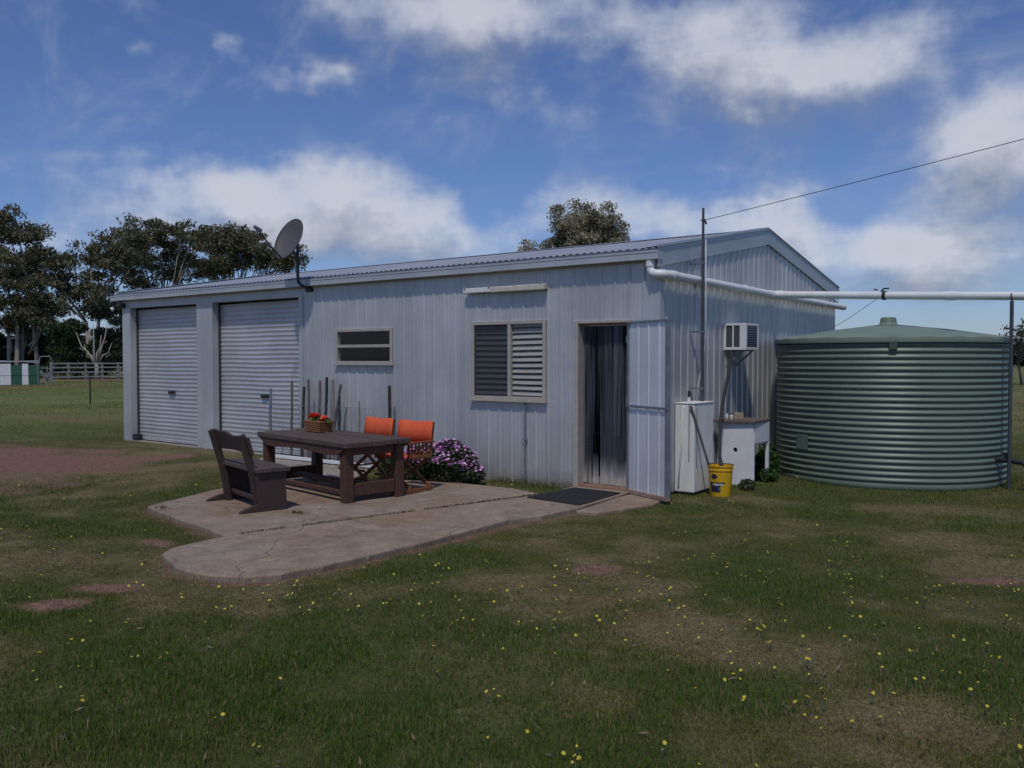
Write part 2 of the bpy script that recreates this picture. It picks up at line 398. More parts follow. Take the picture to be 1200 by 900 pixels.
def mat_concrete(name, c1, c2, stain):
    m, nt, b = new_mat(name)
    n = noise(nt, 2.2, 8, .65); col = ramp(nt, n, [(.32, c2), (.68, c1)])
    n2 = noise(nt, .9, 5, .6, dist=.5); mr = ramp(nt, n2, [(.45, (0, 0, 0)), (.62, (1, 1, 1))])
    col = mixc(nt, mr, col, mixc(nt, .55, col, stain))
    n3 = noise(nt, 60, 4, .7); col = mixc(nt, .45, col, ramp(nt, n3, [(.3, (.2, .2, .2)), (.7, (.78, .78, .78))]), 'OVERLAY')
    n4 = noise(nt, 7, 7, .7, dist=.8); col = mixc(nt, .45, col, ramp(nt, n4, [(.32, (.22, .20, .18)), (.52, (.5, .5, .5)), (.70, (.72, .71, .70))]), 'OVERLAY')
    # dried lime splashes and hairline cracks
    n5 = noise(nt, 3.1, 4, .5, dist=.3); col = mixc(nt, ramp(nt, n5, [(.70, (0, 0, 0)), (.76, (.6, .6, .6))]), col, (.42, .40, .37))
    tc = nt.nodes.new('ShaderNodeTexCoord'); vo = nt.nodes.new('ShaderNodeTexVoronoi'); vo.feature = 'DISTANCE_TO_EDGE'; vo.inputs['Scale'].default_value = .55
    wv = nt.nodes.new('ShaderNodeVectorMath'); wv.operation = 'ADD'; nv = nt.nodes.new('ShaderNodeTexNoise'); nv.inputs['Scale'].default_value = 3; nt.links.new(tc.outputs['Object'], nv.inputs['Vector'])
    sc_ = nt.nodes.new('ShaderNodeVectorMath'); sc_.operation = 'SCALE'; sc_.inputs['Scale'].default_value = .35; nt.links.new(nv.outputs['Color'], sc_.inputs[0])
    nt.links.new(tc.outputs['Object'], wv.inputs[0]); nt.links.new(sc_.outputs[0], wv.inputs[1]); nt.links.new(wv.outputs[0], vo.inputs['Vector'])
    col = mixc(nt, ramp(nt, vo.outputs['Distance'], [(.0, (.7, .7, .7)), (.006, (0, 0, 0))]), col, (.06, .048, .038))
    nt.links.new(col, b.inputs['Base Color']); b.inputs['Roughness'].default_value = .88
    bump(nt, b, n4, .25, .01); return m
m_conc = mat_concrete('concrete', (.290, .228, .174), (.198, .152, .113), (.225, .13, .076))
m_conc2 = mat_concrete('pale_concrete', (.31, .28, .25), (.21, .185, .16), (.20, .15, .11))

def mat_ground():
    m, nt, b = new_mat('ground_soil')
    at = lambda nme: (lambda a: (setattr(a, 'attribute_name', nme), a.outputs['Fac'])[1])(nt.nodes.new('ShaderNodeAttribute'))
    g = nt.nodes.new('ShaderNodeNewGeometry'); pos = g.outputs['Position']
    n = noise(nt, 3.0, 8, .65, vec=pos); nf = noise(nt, 40, 5, .7, vec=pos); nb = noise(nt, .22, 7, .65, vec=pos, dist=.6)
    green = ramp(nt, n, [(.3, (.040, .048, .012)), (.7, (.080, .086, .026))])
    field = ramp(nt, nb, [(.35, (.085, .125, .034)), (.5, (.125, .150, .045)), (.66, (.185, .165, .07))])
    green = mixc(nt, at('far'), green, field)
    dry = ramp(nt, nf, [(.3, (.100, .080, .040)), (.7, (.205, .168, .092))])
    dirt = ramp(nt, nf, [(.28, (.120, .068, .048)), (.72, (.230, .135, .098))])
    col = mixc(nt, at('dry'), green, dry); col = mixc(nt, at('dirt'), col, dirt)
    nm = noise(nt, 11, 6, .7, vec=pos)
    col = mixc(nt, .7, col, ramp(nt, nf, [(.28, (.18, .18, .18)), (.72, (.78, .78, .78))]), 'OVERLAY')
    col = mixc(nt, .5, col, ramp(nt, nm, [(.3, (.25, .25, .25)), (.7, (.72, .72, .72))]), 'OVERLAY')
    nt.links.new(col, b.inputs['Base Color']); b.inputs['Roughness'].default_value = .95; b.inputs['Specular IOR Level'].default_value = .15
    bump(nt, b, nf, .6, .02); return m
m_ground = mat_ground()
def mat_leafcol(name, rough=.55, trans=.25):
    m, nt, b = new_mat(name)
    a = nt.nodes.new('ShaderNodeAttribute'); a.attribute_name = 'Col'
    nt.links.new(a.outputs['Color'], b.inputs['Base Color']); b.inputs['Roughness'].default_value = rough; b.inputs['Specular IOR Level'].default_value = .3
    tr = nt.nodes.new('ShaderNodeBsdfTranslucent'); nt.links.new(a.outputs['Color'], tr.inputs[0])
    x = nt.nodes.new('ShaderNodeMixShader'); x.inputs[0].default_value = trans
    nt.links.new(b.outputs[0], x.inputs[1]); nt.links.new(tr.outputs[0], x.inputs[2]); nt.links.new(x.outputs[0], nt.nodes['Material Output'].inputs[0])
    return m
m_grass = mat_leafcol('grass_blade', .6, .2)
m_leaf = mat_leafcol('leaf', .5, .2)
m_bark = simple('pale_bark', (.40, .36, .32), (.20, .17, .15), rough=.85, scale=2, stretch=(3, 3, .6), bmp=.4)
m_barkd = simple('dark_bark', (.16, .125, .10), (.08, .062, .05), rough=.9, scale=2, stretch=(3, 3, .6), bmp=.4)
m_railw = simple('weathered_rail', (.34, .32, .30), (.22, .20, .19), rough=.8, scale=2)
m_gpanel = simple('green_panel', (.035, .115, .065), (.025, .085, .05), rough=.5, scale=2)

# ================================================================== ground
TABLE_C = (-3.20, -2.05)
TANK_C, TANK_R = (1.60, 3.62), 1.45
def poly_mask(x, y, poly, grow=0.0):
    # signed-distance-like mask: inside -> True
    inside = np.zeros(x.shape, bool); n = len(poly); dmin = np.full(x.shape, 1e9)
    for i in range(n):
        x0, y0 = poly[i]; x1, y1 = poly[(i+1) % n]
        c = ((y0 > y) != (y1 > y)) & (x < (x1-x0)*(y-y0)/(y1-y0+1e-12)+x0); inside ^= c
        t = np.clip(((x-x0)*(x1-x0)+(y-y0)*(y1-y0))/((x1-x0)**2+(y1-y0)**2+1e-12), 0, 1)
        dmin = np.minimum(dmin, np.hypot(x-(x0+t*(x1-x0)), y-(y0+t*(y1-y0))))
    return np.where(inside, -dmin, dmin)
SLAB_A = [(-3.93, -3.92), (-3.30, -4.07), (-1.97, -4.33), (-1.62, -3.0), (-1.30, -1.75), (-1.07, -.78), (-1.62, -.64), (-2.4, -.68), (-3.3, -.95), (-4.0, -1.45), (-4.55, -2.30)]
SLAB_B = [(-1.93, -4.37), (-1.88, -4.90), (-1.74, -5.06), (-1.48, -5.16), (-1.25, -5.25), (-.98, -5.26), (-.78, -5.20), (-.60, -5.10), (-.47, -4.9), (-.42, -4.55), (-.40, -4.1), (-.38, -3.4), (-.40, -2.8), (-.42, -2.25), (-.30, -1.95), (-.24, -1.40), (-.33, -.03), (-1.10, -.03), (-1.06, -.60), (-1.03, -.80), (-1.27, -1.78), (-1.59, -3.02)]
SLAB_C = [(-.215, -1.42), (.02, -1.38), (.24, -.60), (.16, -.12), (-.305, -.06)]
SLAB_D = [(-6.75, -.33), (-4.25, -.40), (-3.75, -1.22), (-4.05, -1.42), (-4.45, -1.75), (-6.3, -.95)]
DRIVE = [(-12.6, -2.1), (-10.4, -1.2), (-8.8, -.95), (-7.1, -1.6), (-6.9, -2.5), (-6.5, -4.1), (-8.5, -5.6), (-14, -7.6), (-24, -8.0), (-22, -5.0), (-15.2, -3.4)]
def ell(x, y, cx, cy, ax, ay, ang=0):
    c, s = math.cos(R(ang)), math.sin(R(ang)); u = (x-cx)*c+(y-cy)*s; v = -(x-cx)*s+(y-cy)*c
    return np.exp(-(u/ax)**2-(v/ay)**2)
def ground_fields(x, y):
    n1 = fbm(x*1.1+3, y*1.1, 5); n2 = fbm(x*.45-20, y*.45+7, 4); n3 = fbm(x*3.3, y*3.3+40, 4)
    dr = poly_mask(x, y, DRIVE)
    dirt = sstep(.6, -.8, dr + (n1-.5)*3.0 + (n3-.5)*1.6)
    spots = np.zeros_like(x)
    for cx, cy, ax, ay, an in ((-1.15, -6.2, .42, .22, 40), (-1.25, -5.75, .35, .16, 30), (1.15, -3.25, .30, .20, 40), (3.55, -1.9, .45, .16, 37), (-2.3, -4.75, .30, .12, -10)):
        spots = np.maximum(spots, ell(x, y, cx, cy, ax, ay, an))
    dirt = np.maximum(dirt, sstep(.42, .8, spots + (n3-.5)*.7))
    for P in (SLAB_A, SLAB_B):
        d = poly_mask(x, y, P); dirt = np.maximum(dirt, .8*sstep(.16, .02, np.abs(d) + (n3-.5)*.25))
    dry = sstep(.42, .66, n2*.38 + n1*.3 + n3*.32 + .01)
    streak = np.zeros_like(x)
    for cx, cy, ax, ay, an in ((4.6, -3.9, 2.6, .5, 37), (3.4, -1.6, 1.8, .55, 37), (6.5, -2.2, 2.0, .5, 37), (2.9, -6.2, .9, .35, 37), (1.0, -4.6, 1.2, .5, 30), (4.6, -5.9, .8, .4, 37)):
        streak = np.maximum(streak, ell(x, y, cx, cy, ax, ay, an))
    dry = np.maximum(dry, sstep(.25, 1.0, streak + (n1-.5)*.8 + (n3-.5)*.9)) * .9
    lush = sstep(.50, .66, fbm(x*.8+60, y*.8-33, 4))
    for cx, cy, ax, ay in ((2.0, 1.75, 2.6, .5), (0.6, -6.9, 1.0, .7), (.5, -.4, .6, .5), (4.4, 3.2, .9, 1.2)):
        lush = np.maximum(lush, .95*ell(x, y, cx, cy, ax, ay))
    lush = lush*(1-.8*dirt); dry = dry*(1-.7*lush)
    return dirt, dry, lush
def ground_z(x, y):
    d = np.hypot(x+1, y+1)
    near = sstep(14, 30, d)
    return -.012 + (fbm(x*.6, y*.6, 3)-.5)*.05*sstep(.5, 3, np.minimum(d, np.abs(poly_mask(x, y, SLAB_B))+.5)) + near*(fbm(x*.03, y*.03, 3)-.5)*.35
def build_ground():
    def axis(lo, hi, fine, step, far):
        a = list(np.arange(lo, hi, fine)); s = fine
        p = a[-1]
        while p < far: s *= step; p += s; a.append(p)
        s = fine; p = a[0]; b = []
        while p > -far: s *= step; p -= s; b.append(p)
        return np.array(b[::-1] + a)
    xs = axis(-9, 9, .075, 1.12, 1800); ys = axis(-9.5, 6, .075, 1.12, 1800)
    X, Y = np.meshgrid(xs, ys); x, y = X.ravel(), Y.ravel()
    z = ground_z(x, y); nx, ny = len(xs), len(ys)
    idx = np.arange(nx*ny).reshape(ny, nx)
    F = np.stack([idx[:-1, :-1], idx[:-1, 1:], idx[1:, 1:], idx[1:, :-1]], -1).reshape(-1, 4)
    me = bpy.data.meshes.new('ground'); me.vertices.add(nx*ny); me.vertices.foreach_set('co', np.stack([x, y, z], -1).ravel())
    me.loops.add(F.size); me.loops.foreach_set('vertex_index', F.ravel()); me.polygons.add(len(F)); me.polygons.foreach_set('loop_start', np.arange(0, F.size, 4))
    me.polygons.foreach_set('use_smooth', np.ones(len(F), bool)); me.update(); me.validate()
    dirt, dry, lush = ground_fields(x, y)
    far = sstep(11, 24, np.hypot(x-1, y+4))
    far_dirt = far*np.maximum(sstep(.60, .72, fbm(x*.05+9, y*.25, 4))*.6, ell(x, y, -48, 14, 30, 1.0, 28))
    dirt = np.maximum(dirt, far_dirt); dry = dry*(1-.55*far)
    for nme, val in (('dirt', dirt), ('dry', dry), ('far', far)):
        a = me.attributes.new(nme, 'FLOAT', 'POINT'); a.data.foreach_set('value', val.astype(np.float32))
    structure(obj('ground', me, None, m_ground))
build_ground()

# ---- concrete slabs (setting)
def ragged(poly, seed):
    rg = random.Random(seed); out = []
    for i in range(len(poly)):
        a, c = Vector(poly[i]), Vector(poly[(i+1) % len(poly)]); n = max(1, int((c-a).length/.10)); nrm = Vector((c.y-a.y, a.x-c.x)).normalized()
        for k in range(n):
            p = a.lerp(c, k/n)+nrm*(rg.gauss(0, .004)+.005*math.sin(i*3+k*.7)); out.append((p.x, p.y))
    return out
def slab(name, poly, top, mat, cuts=None):
    for _ in range(1):
        q = []
        for i in range(len(poly)):
            a, c = Vector(poly[i]), Vector(poly[(i+1) % len(poly)])
            if (c-a).length < .19: q += [tuple(a.lerp(c, .25)), tuple(a.lerp(c, .75))]
            else: q += [tuple(a.lerp(c, .04)), tuple(a.lerp(c, .96))]
        poly = q
    poly = ragged(poly, len(poly)); b = MB(); b.prism(poly, -.12, top); return structure(b.build(name, mat, None, bevel=.012))
slab('concrete_patio', SLAB_A, .033, m_conc)
slab('concrete_path', SLAB_B, .038, m_conc)
slab('concrete_doorstep', SLAB_C, .022, m_conc)
slab('concrete_apron', SLAB_D, .028, m_conc2)

# ---- grass
def blades(name, px, py, pz, h, w, col, rng, lean=.55, mat=m_grass, fine=None):
    n = len(px); fine = np.ones(n, bool) if fine is None else fine
    o = np.argsort(~fine, kind='stable'); px, py, pz, h, w, col = (q[o] for q in (px, py, pz, h, w, col)); nf = int(fine.sum()); nc = n-nf
    a = rng.random(n)*2*math.pi; la = rng.random(n)*2*math.pi; ll = h*lean*rng.random(n)
    dx, dy = np.cos(a)*w*.5, np.sin(a)*w*.5
    mx, my = np.cos(la)*ll*.35, np.sin(la)*ll*.35
    b0 = np.stack([px-dx, py-dy, pz], -1); b1 = np.stack([px+dx, py+dy, pz], -1)
    m1 = np.stack([px+dx*.7+mx, py+dy*.7+my, pz+h*.55], -1); m0 = np.stack([px-dx*.7+mx, py-dy*.7+my, pz+h*.55], -1)
    tp = np.stack([px+np.cos(la)*ll, py+np.sin(la)*ll, pz+h*(1-.25*rng.random(n))], -1)
    V = np.concatenate([np.stack([b0, b1, m1, m0, tp], 1)[:nf].reshape(-1, 3), np.stack([b0, b1, tp], 1)[nf:].reshape(-1, 3)])
    me = bpy.data.meshes.new(name); me.vertices.add(len(V)); me.vertices.foreach_set('co', V.ravel())
    f5 = np.arange(nf)[:, None]*5; f3 = np.arange(nc)[:, None]*3+nf*5
    loops = np.concatenate([np.concatenate([f5+np.array([[0, 1, 2, 3]]), f5+np.array([[3, 2, 4]])], 1).ravel(), (f3+np.array([[0, 1, 2]])).ravel()])
    st = np.concatenate([(np.arange(nf)[:, None]*7+np.array([[0, 4]])).ravel(), nf*7+np.arange(nc)*3])
    me.loops.add(len(loops)); me.loops.foreach_set('vertex_index', loops)
    me.polygons.add(len(st)); me.polygons.foreach_set('loop_start', st)
    me.update(); me.validate()
    ca = me.attributes.new('Col', 'FLOAT_COLOR', 'POINT'); c = np.ones((len(V), 4)); c[:, :3] = np.concatenate([np.repeat(col[:nf], 5, 0), np.repeat(col[nf:], 3, 0)])
    ca.data.foreach_set('color', c.astype(np.float32).ravel())
    return obj(name, me, None, mat)
def build_grass():
    rng = np.random.default_rng(11); cx, cy = CAM.x, CAM.y; fwd = (-math.sin(R(YAW)), math.cos(R(YAW)))
    PX, PY, DD = [], [], []
    for (r0, r1, dens) in ((1.6, 4.0, 14000), (4.0, 6.5, 8500), (6.5, 9.5, 4800), (9.5, 13, 2300), (13, 19, 700), (19, 34, 170), (34, 66, 30)):
        half = R(42); area = half*(r1*r1-r0*r0); n = int(area*dens)
        r = np.sqrt(rng.random(n)*(r1*r1-r0*r0)+r0*r0); a = (rng.random(n)*2-1)*half+math.atan2(fwd[1], fwd[0])
        PX.append(cx+r*np.cos(a)); PY.append(cy+r*np.sin(a)); DD.append(r)
    x, y, d = map(np.concatenate, (PX, PY, DD))
    dirt, dry, lush = ground_fields(x, y); far = sstep(11, 24, np.hypot(x-1, y+4))
    keep = np.ones(len(x), bool)
    edge = np.full(len(x), 9.0)
    for P in (SLAB_A, SLAB_B, SLAB_C, SLAB_D):
        m = poly_mask(x, y, P); edge = np.minimum(edge, m); keep &= m > -.015
    keep &= ~((x > -11.5) & (x < .02) & (y > -.02) & (y < 6.75))
    keep &= np.hypot(x-TANK_C[0], y-TANK_C[1]) > TANK_R+.01
    keep &= ~((x > .0) & (x < .26) & (y > .36) & (y < .93)); keep &= ~((x > .10) & (x < .58) & (y > 1.4) & (y < 1.95))
    keep &= ~((x > -11.3) & (x < -6.2) & (y > -.9) & (y < .1) & (rng.random(len(x)) < .75))
    keep &= np.hypot(x-.50, y-.58) > .13
    keep &= rng.random(len(x)) > dirt*.93
    patch = fbm(x*2.2+8, y*2.2, 4); tiny = fbm(x*9, y*9+3, 2)
    keep &= rng.random(len(x)) < .35+.9*sstep(.3, .6, tiny*.5+patch*.5)
    x, y, d, dirt, dry, lush, far, patch, edge = (q[keep] for q in (x, y, d, dirt, dry, lush, far, patch, edge)); n = len(x)
    h = (.012+.019*rng.random(n))*(1+.8*lush)*(1-.35*dry)*(.7+.6*patch)
    h *= 1+1.3*sstep(.12, .02, edge)*(rng.random(n) < .6)*sstep(.35, .6, patch)
    wall = sstep(.22, .04, np.abs(y))*((x > -6) & (x < -1.2)); h *= 1+2.0*wall*(rng.random(n) < .4)
    tk = sstep(.45, .05, np.hypot(x-TANK_C[0], y-TANK_C[1])-TANK_R); h *= 1+1.3*tk*rng.random(n)
    w = .0017+.00048*d; h = h*(1+.035*np.maximum(d-12, 0))
    g1, g2 = np.array((.054, .084, .011)), np.array((.155, .166, .032)); gl = np.array((.050, .118, .012)); dr = np.array((.265, .208, .098)); dr2 = np.array((.140, .104, .050)); fl = np.array((.150, .165, .040))
    t = rng.random((n, 1)); col = g1*(1-t)+g2*t
    col = col*(1-.6*lush[:, None])+gl*.6*lush[:, None]
    col = col*(1-.7*far[:, None])+fl*.7*far[:, None]
    isdry = rng.random(n) < (.24+.66*dry+.15*dirt)*(1-.55*lush); dc = dr*t+dr2*(1-t); col[isdry] = dc[isdry]
    col *= (.75+.5*rng.random((n, 1)))
    stuff(tag(blades('lawn_grass', x, y, ground_z(x, y)-.004, h, w, col, rng, fine=d < 5.0), 'short patchy lawn grass with dry straw patches around the shed', 'grass'))
build_grass()

# ================================================================== shed
SL, SD, EAVE = 11.5, 6.7, 2.72
APEX = 3.315
def ztop(y): return EAVE + (SD/2-abs(y-SD/2))*(APEX-EAVE)/(SD/2)
RIB = .19
def rib_profile(a0, a1):
    # breakpoints (a, offset) of the ribbed sheet between a0 and a1
    pts = []; k0 = math.floor(a0/RIB)-1; k1 = math.ceil(a1/RIB)+1
    for k in range(k0, k1+1):
        c = k*RIB
        for da, off in ((-.021, 0), (-.009, .014), (.009, .014), (.021, 0), (.062, 0), (.067, .0025), (.075, .0025), (.080, 0), (.110, 0), (.115, .0025), (.123, .0025), (.128, 0)):
            pts.append((c+da, off))
    def val(a):
        for i in range(len(pts)-1):
            if pts[i][0] <= a <= pts[i+1][0]:
                t = (a-pts[i][0])/(pts[i+1][0]-pts[i][0]); return pts[i][1]*(1-t)+pts[i+1][1]*t
        return 0
    inner = [p for p in pts if a0+1e-4 < p[0] < a1-1e-4]
    return [(a0, val(a0))]+inner+[(a1, val(a1))]
def ribbed(a0, a1, z0, z1, axis, base=0.0, flip=1):
    b = MB(); pr = rib_profile(a0, a1)
    zt = z1 if callable(z1) else (lambda a: z1)
    if axis == 'x': P = [((a, base-o*flip, z0), (a, base-o*flip, zt(a))) for a, o in pr]
    else: P = [((base+o*flip, a, z0), (base+o*flip, a, zt(a))) for a, o in pr]
    i = 0
    for q in P: b.v += [q[0], q[1]]
    for k in range(len(P)-1): b.f.append((2*k, 2*k+2, 2*k+3, 2*k+1))
    return b
shed = thing('shed', 'long silver ribbed metal farm shed with two roller doors and low gable roof', 'shed')

RD = [(-11.22, -9.03), (-8.56, -6.26)]; RDZ = 2.55
SW = (-5.37, -4.20, 1.51, 2.01); LW = (-2.715, -1.55, 1.06, 2.05); DO = (-1.075, -.36, .04, 2.01)
# front wall sheets: columns between openings, cut into 0.76 m sheets
def front_cols(a0, a1, z0, z1):
    e = [a0]; k = math.ceil(a0/.76+.15)
    while k*.76+.085 < a1-.12: e.append(k*.76+.085); k += 1
    e.append(a1)
    for i in range(len(e)-1):
        if e[i+1]-e[i] < .03: continue
        ribbed(e[i], e[i+1]+(.012 if i < len(e)-2 else 0), z0, z1, 'x', base=-.0015*(i % 2)).build('wall_sheet', m_wall, shed)
B0 = .015
front_cols(RD[1][1]+.11, SW[0], B0, EAVE)
front_cols(SW[0], SW[1], B0, SW[2]); front_cols(SW[0], SW[1], SW[3], EAVE)
front_cols(SW[1], LW[0], B0, EAVE)
front_cols(LW[0], LW[1], B0, LW[2]); front_cols(LW[0], LW[1], LW[3], EAVE)
front_cols(LW[1], DO[0], B0, EAVE)
front_cols(DO[0], DO[1], DO[3], EAVE)
front_cols(DO[1], -.012, B0, EAVE)
# gable and hidden walls
y = .0
while y < SD-.01:
    y1 = min(y+.76, SD); k = int(y/.76)
    if y < SD/2 < y1:
        ribbed(y, SD/2, B0, ztop, 'y', base=.0015*(k % 2)).build('wall_sheet', m_wall, shed)
        ribbed(SD/2, y1, B0, ztop, 'y', base=.0015*(k % 2)).build('wall_sheet', m_wall, shed)
    else:
        ribbed(y, y1, B0, ztop, 'y', base=.0015*(k % 2)).build('wall_sheet', m_wall, shed)
    y = y1
for k in range(8):
    ribbed(-SL+k*SL/8, -SL+(k+1)*SL/8, B0, EAVE, 'x', base=SD, flip=-1).build('wall_sheet', m_wall, shed)
for k in range(4):
    a0, a1 = k*SD/4, (k+1)*SD/4
    b = ribbed(a0, a1, B0, ztop, 'y', base=-SL, flip=-1); b.build('wall_sheet', m_wall, shed)
# floor slab with a thin edge in front of the wall line
MB().box((-SL+.02, -.03, -.15), (-.02, SD-.02, .012)).build('floor_slab', m_conc2, shed)
# corner flashings
b = MB(); b.box((-.095, -.024, B0), (.003, -.0195, EAVE-.01)); b.box((.0195, -.024, B0), (.024, .075, EAVE-.01)); b.box((.003, -.024, B0), (.0195, -.0195, EAVE-.01)); b.build('corner_flashing', m_trim, shed)
# roller door surrounds: piers, heads, reveals
REC = .14
def surround(a0, a1):
    b = MB(); b.box((a0, -.004, B0), (a1, 0.0, RDZ)); return b
p = surround(-SL, RD[0][0]); p.box((RD[0][0]-.004, 0, B0), (RD[0][0], REC, RDZ)); p.build('door_jamb', m_trim, shed)
p = surround(RD[0][1], RD[1][0]); p.box((RD[1][0]-.004, 0, B0), (RD[1][0], REC, RDZ)); p.box((RD[0][1], 0, B0), (RD[0][1]+.004, REC, RDZ))
for q in (.16, .23, .30): p.box((RD[0][1]+q, -.008, B0), (RD[0][1]+q+.02, -.0045, RDZ))
p.build('door_jamb', m_trim, shed)
p = surround(RD[1][1], RD[1][1]+.11); p.box((RD[1][1], 0, B0), (RD[1][1]+.004, REC, RDZ)); p.box((RD[1][1]+.085, -.022, B0), (RD[1][1]+.11, -.0045, RDZ)); p.build('door_jamb', m_trim, shed)
p = MB().box((-SL, -.006, RDZ), (RD[1][1]+.11, 0.0, EAVE)); 
for (a0, a1) in RD: p.box((a0, .0005, RDZ), (a1, REC, RDZ+.004))
p.build('door_head', m_trim, shed)
m_gap = m_black
def roller(a0, a1, hx):
    per = .0755; n = int((RDZ-.05)/per); b = MB(); sub = 8; P = []
    for i in range(n*sub+1):
        z = .075+i*(RDZ-.03-.075)/(n*sub); ph = (i % sub)/sub
        off = .010*(1-abs(math.cos(math.pi*ph))**1.0) if True else 0
        P.append((z, off))
    seg = 10
    rng = random.Random(int(a0*100))
    for (z, off) in P:
        for k in range(seg+1):
            t = k/seg; wob = .004*math.sin(t*5+z*1.7)+.003*math.sin(t*11+z*4)
            b.v.append((a0+.012+(a1-a0-.024)*t, REC+.02-off*1.0+wob*.6, z+wob*.8))
    w = seg+1
    for i in range(len(P)-1):
        for k in range(seg): b.f.append((i*w+k, i*w+k+1, (i+1)*w+k+1, (i+1)*w+k))
    o = b.build('roller_door', m_roller, shed, smooth=True)
    MB().box((a0+.012, REC-.012, .028), (a1-.012, REC+.025, .078)).build('bottom_rail', m_trim, o, bevel=.004)
    MB().box((a0+.01, REC-.005, .010), (a1-.01, REC+.03, .028)).build('rubber_seal', m_black, o)
    l = MB().box((hx-.10, REC-.022, .93), (hx+.10, REC-.001, .99)); l.tube([(hx-.06, REC-.04, .96), (hx+.06, REC-.04, .96)], .012, 6); l.tube([(hx, REC-.045, .96), (hx, REC, .96)], .02, 8)
    l.build('lock_handle', m_darkm, o)
    for s in (a0, a1):
        e = s+.006 if s == a0 else s-.006
        MB().box((e-.006, REC-.02, .02), (e+.006, REC+.04, RDZ-.002)).build('guide_track', m_darkm, o)
roller(*RD[0], -10.05); roller(*RD[1], -7.30)
MB().box((-11.205, .02, .02), (-11.05, .12, .13)).build('dark_gap_block', m_black, shed)  # black block stands in for the dark gap at the jamb foot

# roof
PIT = math.atan((APEX-EAVE)/(SD/2)); RS = .80
def roof_mesh():
    b = MB(); n = 8; per = .10; m = int(RS/per*n); Ls = (SD/2+.125)/math.cos(PIT)
    for i in range(m+1):
        x = RS*i/m; z = .0075*math.cos(2*math.pi*i/n)
        for k in range(5): b.v.append((x, k/4*Ls, z))
    for i in range(m):
        for k in range(4): b.f.append((i*5+k, (i+1)*5+k, (i+1)*5+k+1, i*5+k+1))
    return b.mesh('roof_sheet', True)
rm = roof_mesh(); rm.materials.append(m_roof)
nsheet = 15; x0 = .05-nsheet*RS*((SL+.12)/(nsheet*RS))
for side in (0, 1):
    for k in range(nsheet):
        o = obj('roof_sheet', rm, shed); wd = (SL+.12)/nsheet; o.scale = (wd/RS, 1, 1)
        zoff = .122+.0008*(k % 2)
        if side == 0:
            o.location = (-SL-.07+k*wd, -.125, ztop(0)+zoff-.125*math.tan(PIT)); o.rotation_euler = (PIT, 0, 0)
        else:
            o.location = (-SL-.07+(k+1)*wd, SD+.125, ztop(0)+zoff-.125*math.tan(PIT)); o.rotation_euler = (PIT, 0, math.pi)
b = MB()
for s in (-1, 1):
    M = Matrix.Translation((0, SD/2, APEX+.138)) @ Matrix.Rotation(-PIT*s, 4, 'X')
    b.box((-SL-.09, 0 if s > 0 else -.20, 0), (.02, .20 if s > 0 else 0, .006), M)
b.build('ridge_capping', m_roof, shed)
# gutters (open quad profile)
def gutter(y0, sgn):
    b = MB(); x0, x1 = -SL-.22, .045; o = lambda d: y0+sgn*d
    zb, zt, zf = 2.695, 2.785, 2.792
    def bx(d0, d1, z0, z1): b.box((x0, min(o(d0), o(d1)), z0), (x1, max(o(d0), o(d1)), z1))
    bx(.004, .128, zb, zb+.004); bx(.124, .128, zb+.004, zf); bx(.108, .124, zf-.004, zf); bx(.004, .008, zb+.004, zt)
    bx(.128, .134, zf-.022, zf); bx(.128, .131, zb, zb+.012)
    for xx in (x0, x1-.004): b.box((xx+.0005, min(o(.008), o(.124)), zb+.004), (xx+.0035, max(o(.008), o(.124)), zf-.006))
    return b.build('gutter', m_trim, shed)
gutter(0, -1); gutter(SD, 1)
for yy_ in (-.105, SD+.095): MB().box((-SL-.06, yy_, 2.793), (.02, yy_+.01, ztop(0)+.122-.115*math.tan(PIT)-.001)).build('eave_closure', m_roof, shed)
# shadow between gutter and wall, put in as a solid strip
MB().box((-SL, -.020, 2.672), (-.02, -.001, 2.694)).build('eave_shadow_strip', m_alum, shed)
# barge cappings on both gables
def barge(xf, sgn):
    for s in (-1, 1):
        b = MB(); yA = -.10 if s < 0 else SD+.10; yB = SD/2
        zA = ztop(0)+.150-.10*math.tan(PIT); zB = APEX+.150
        dep = .23
        for (d0, d1, h0, h1) in ((.026, .032, 0, dep), (-.14, .026, -.006, 0.0)):
            xa, xb = xf+sgn*d0, xf+sgn*d1
            P = [(xa, yA, zA-h1), (xb, yA, zA-h1), (xb, yA, zA-h0), (xa, yA, zA-h0), (xa, yB, zB-h1), (xb, yB, zB-h1), (xb, yB, zB-h0), (xa, yB, zB-h0)]
            i = len(b.v); b.v += P
            b.f += [tuple(i+q for q in f) for f in ((0,1,2,3),(7,6,5,4),(0,4,5,1),(1,5,6,2),(2,6,7,3),(3,7,4,0))]
        # folded lower lip
        xa, xb = xf+sgn*.020, xf+sgn*.036
        i = len(b.v); b.v += [(xa, yA, zA-dep-.012), (xb, yA, zA-dep-.012), (xb, yA, zA-dep), (xa, yA, zA-dep), (xa, yB, zB-dep-.012), (xb, yB, zB-dep-.012), (xb, yB, zB-dep), (xa, yB, zB-dep)]
        b.f += [tuple(i+q for q in f) for f in ((0,1,2,3),(7,6,5,4),(0,4,5,1),(1,5,6,2),(2,6,7,3),(3,7,4,0))]
        b.build('barge_capping', m_barge, shed)
barge(0.0, 1); barge(-SL, -1)

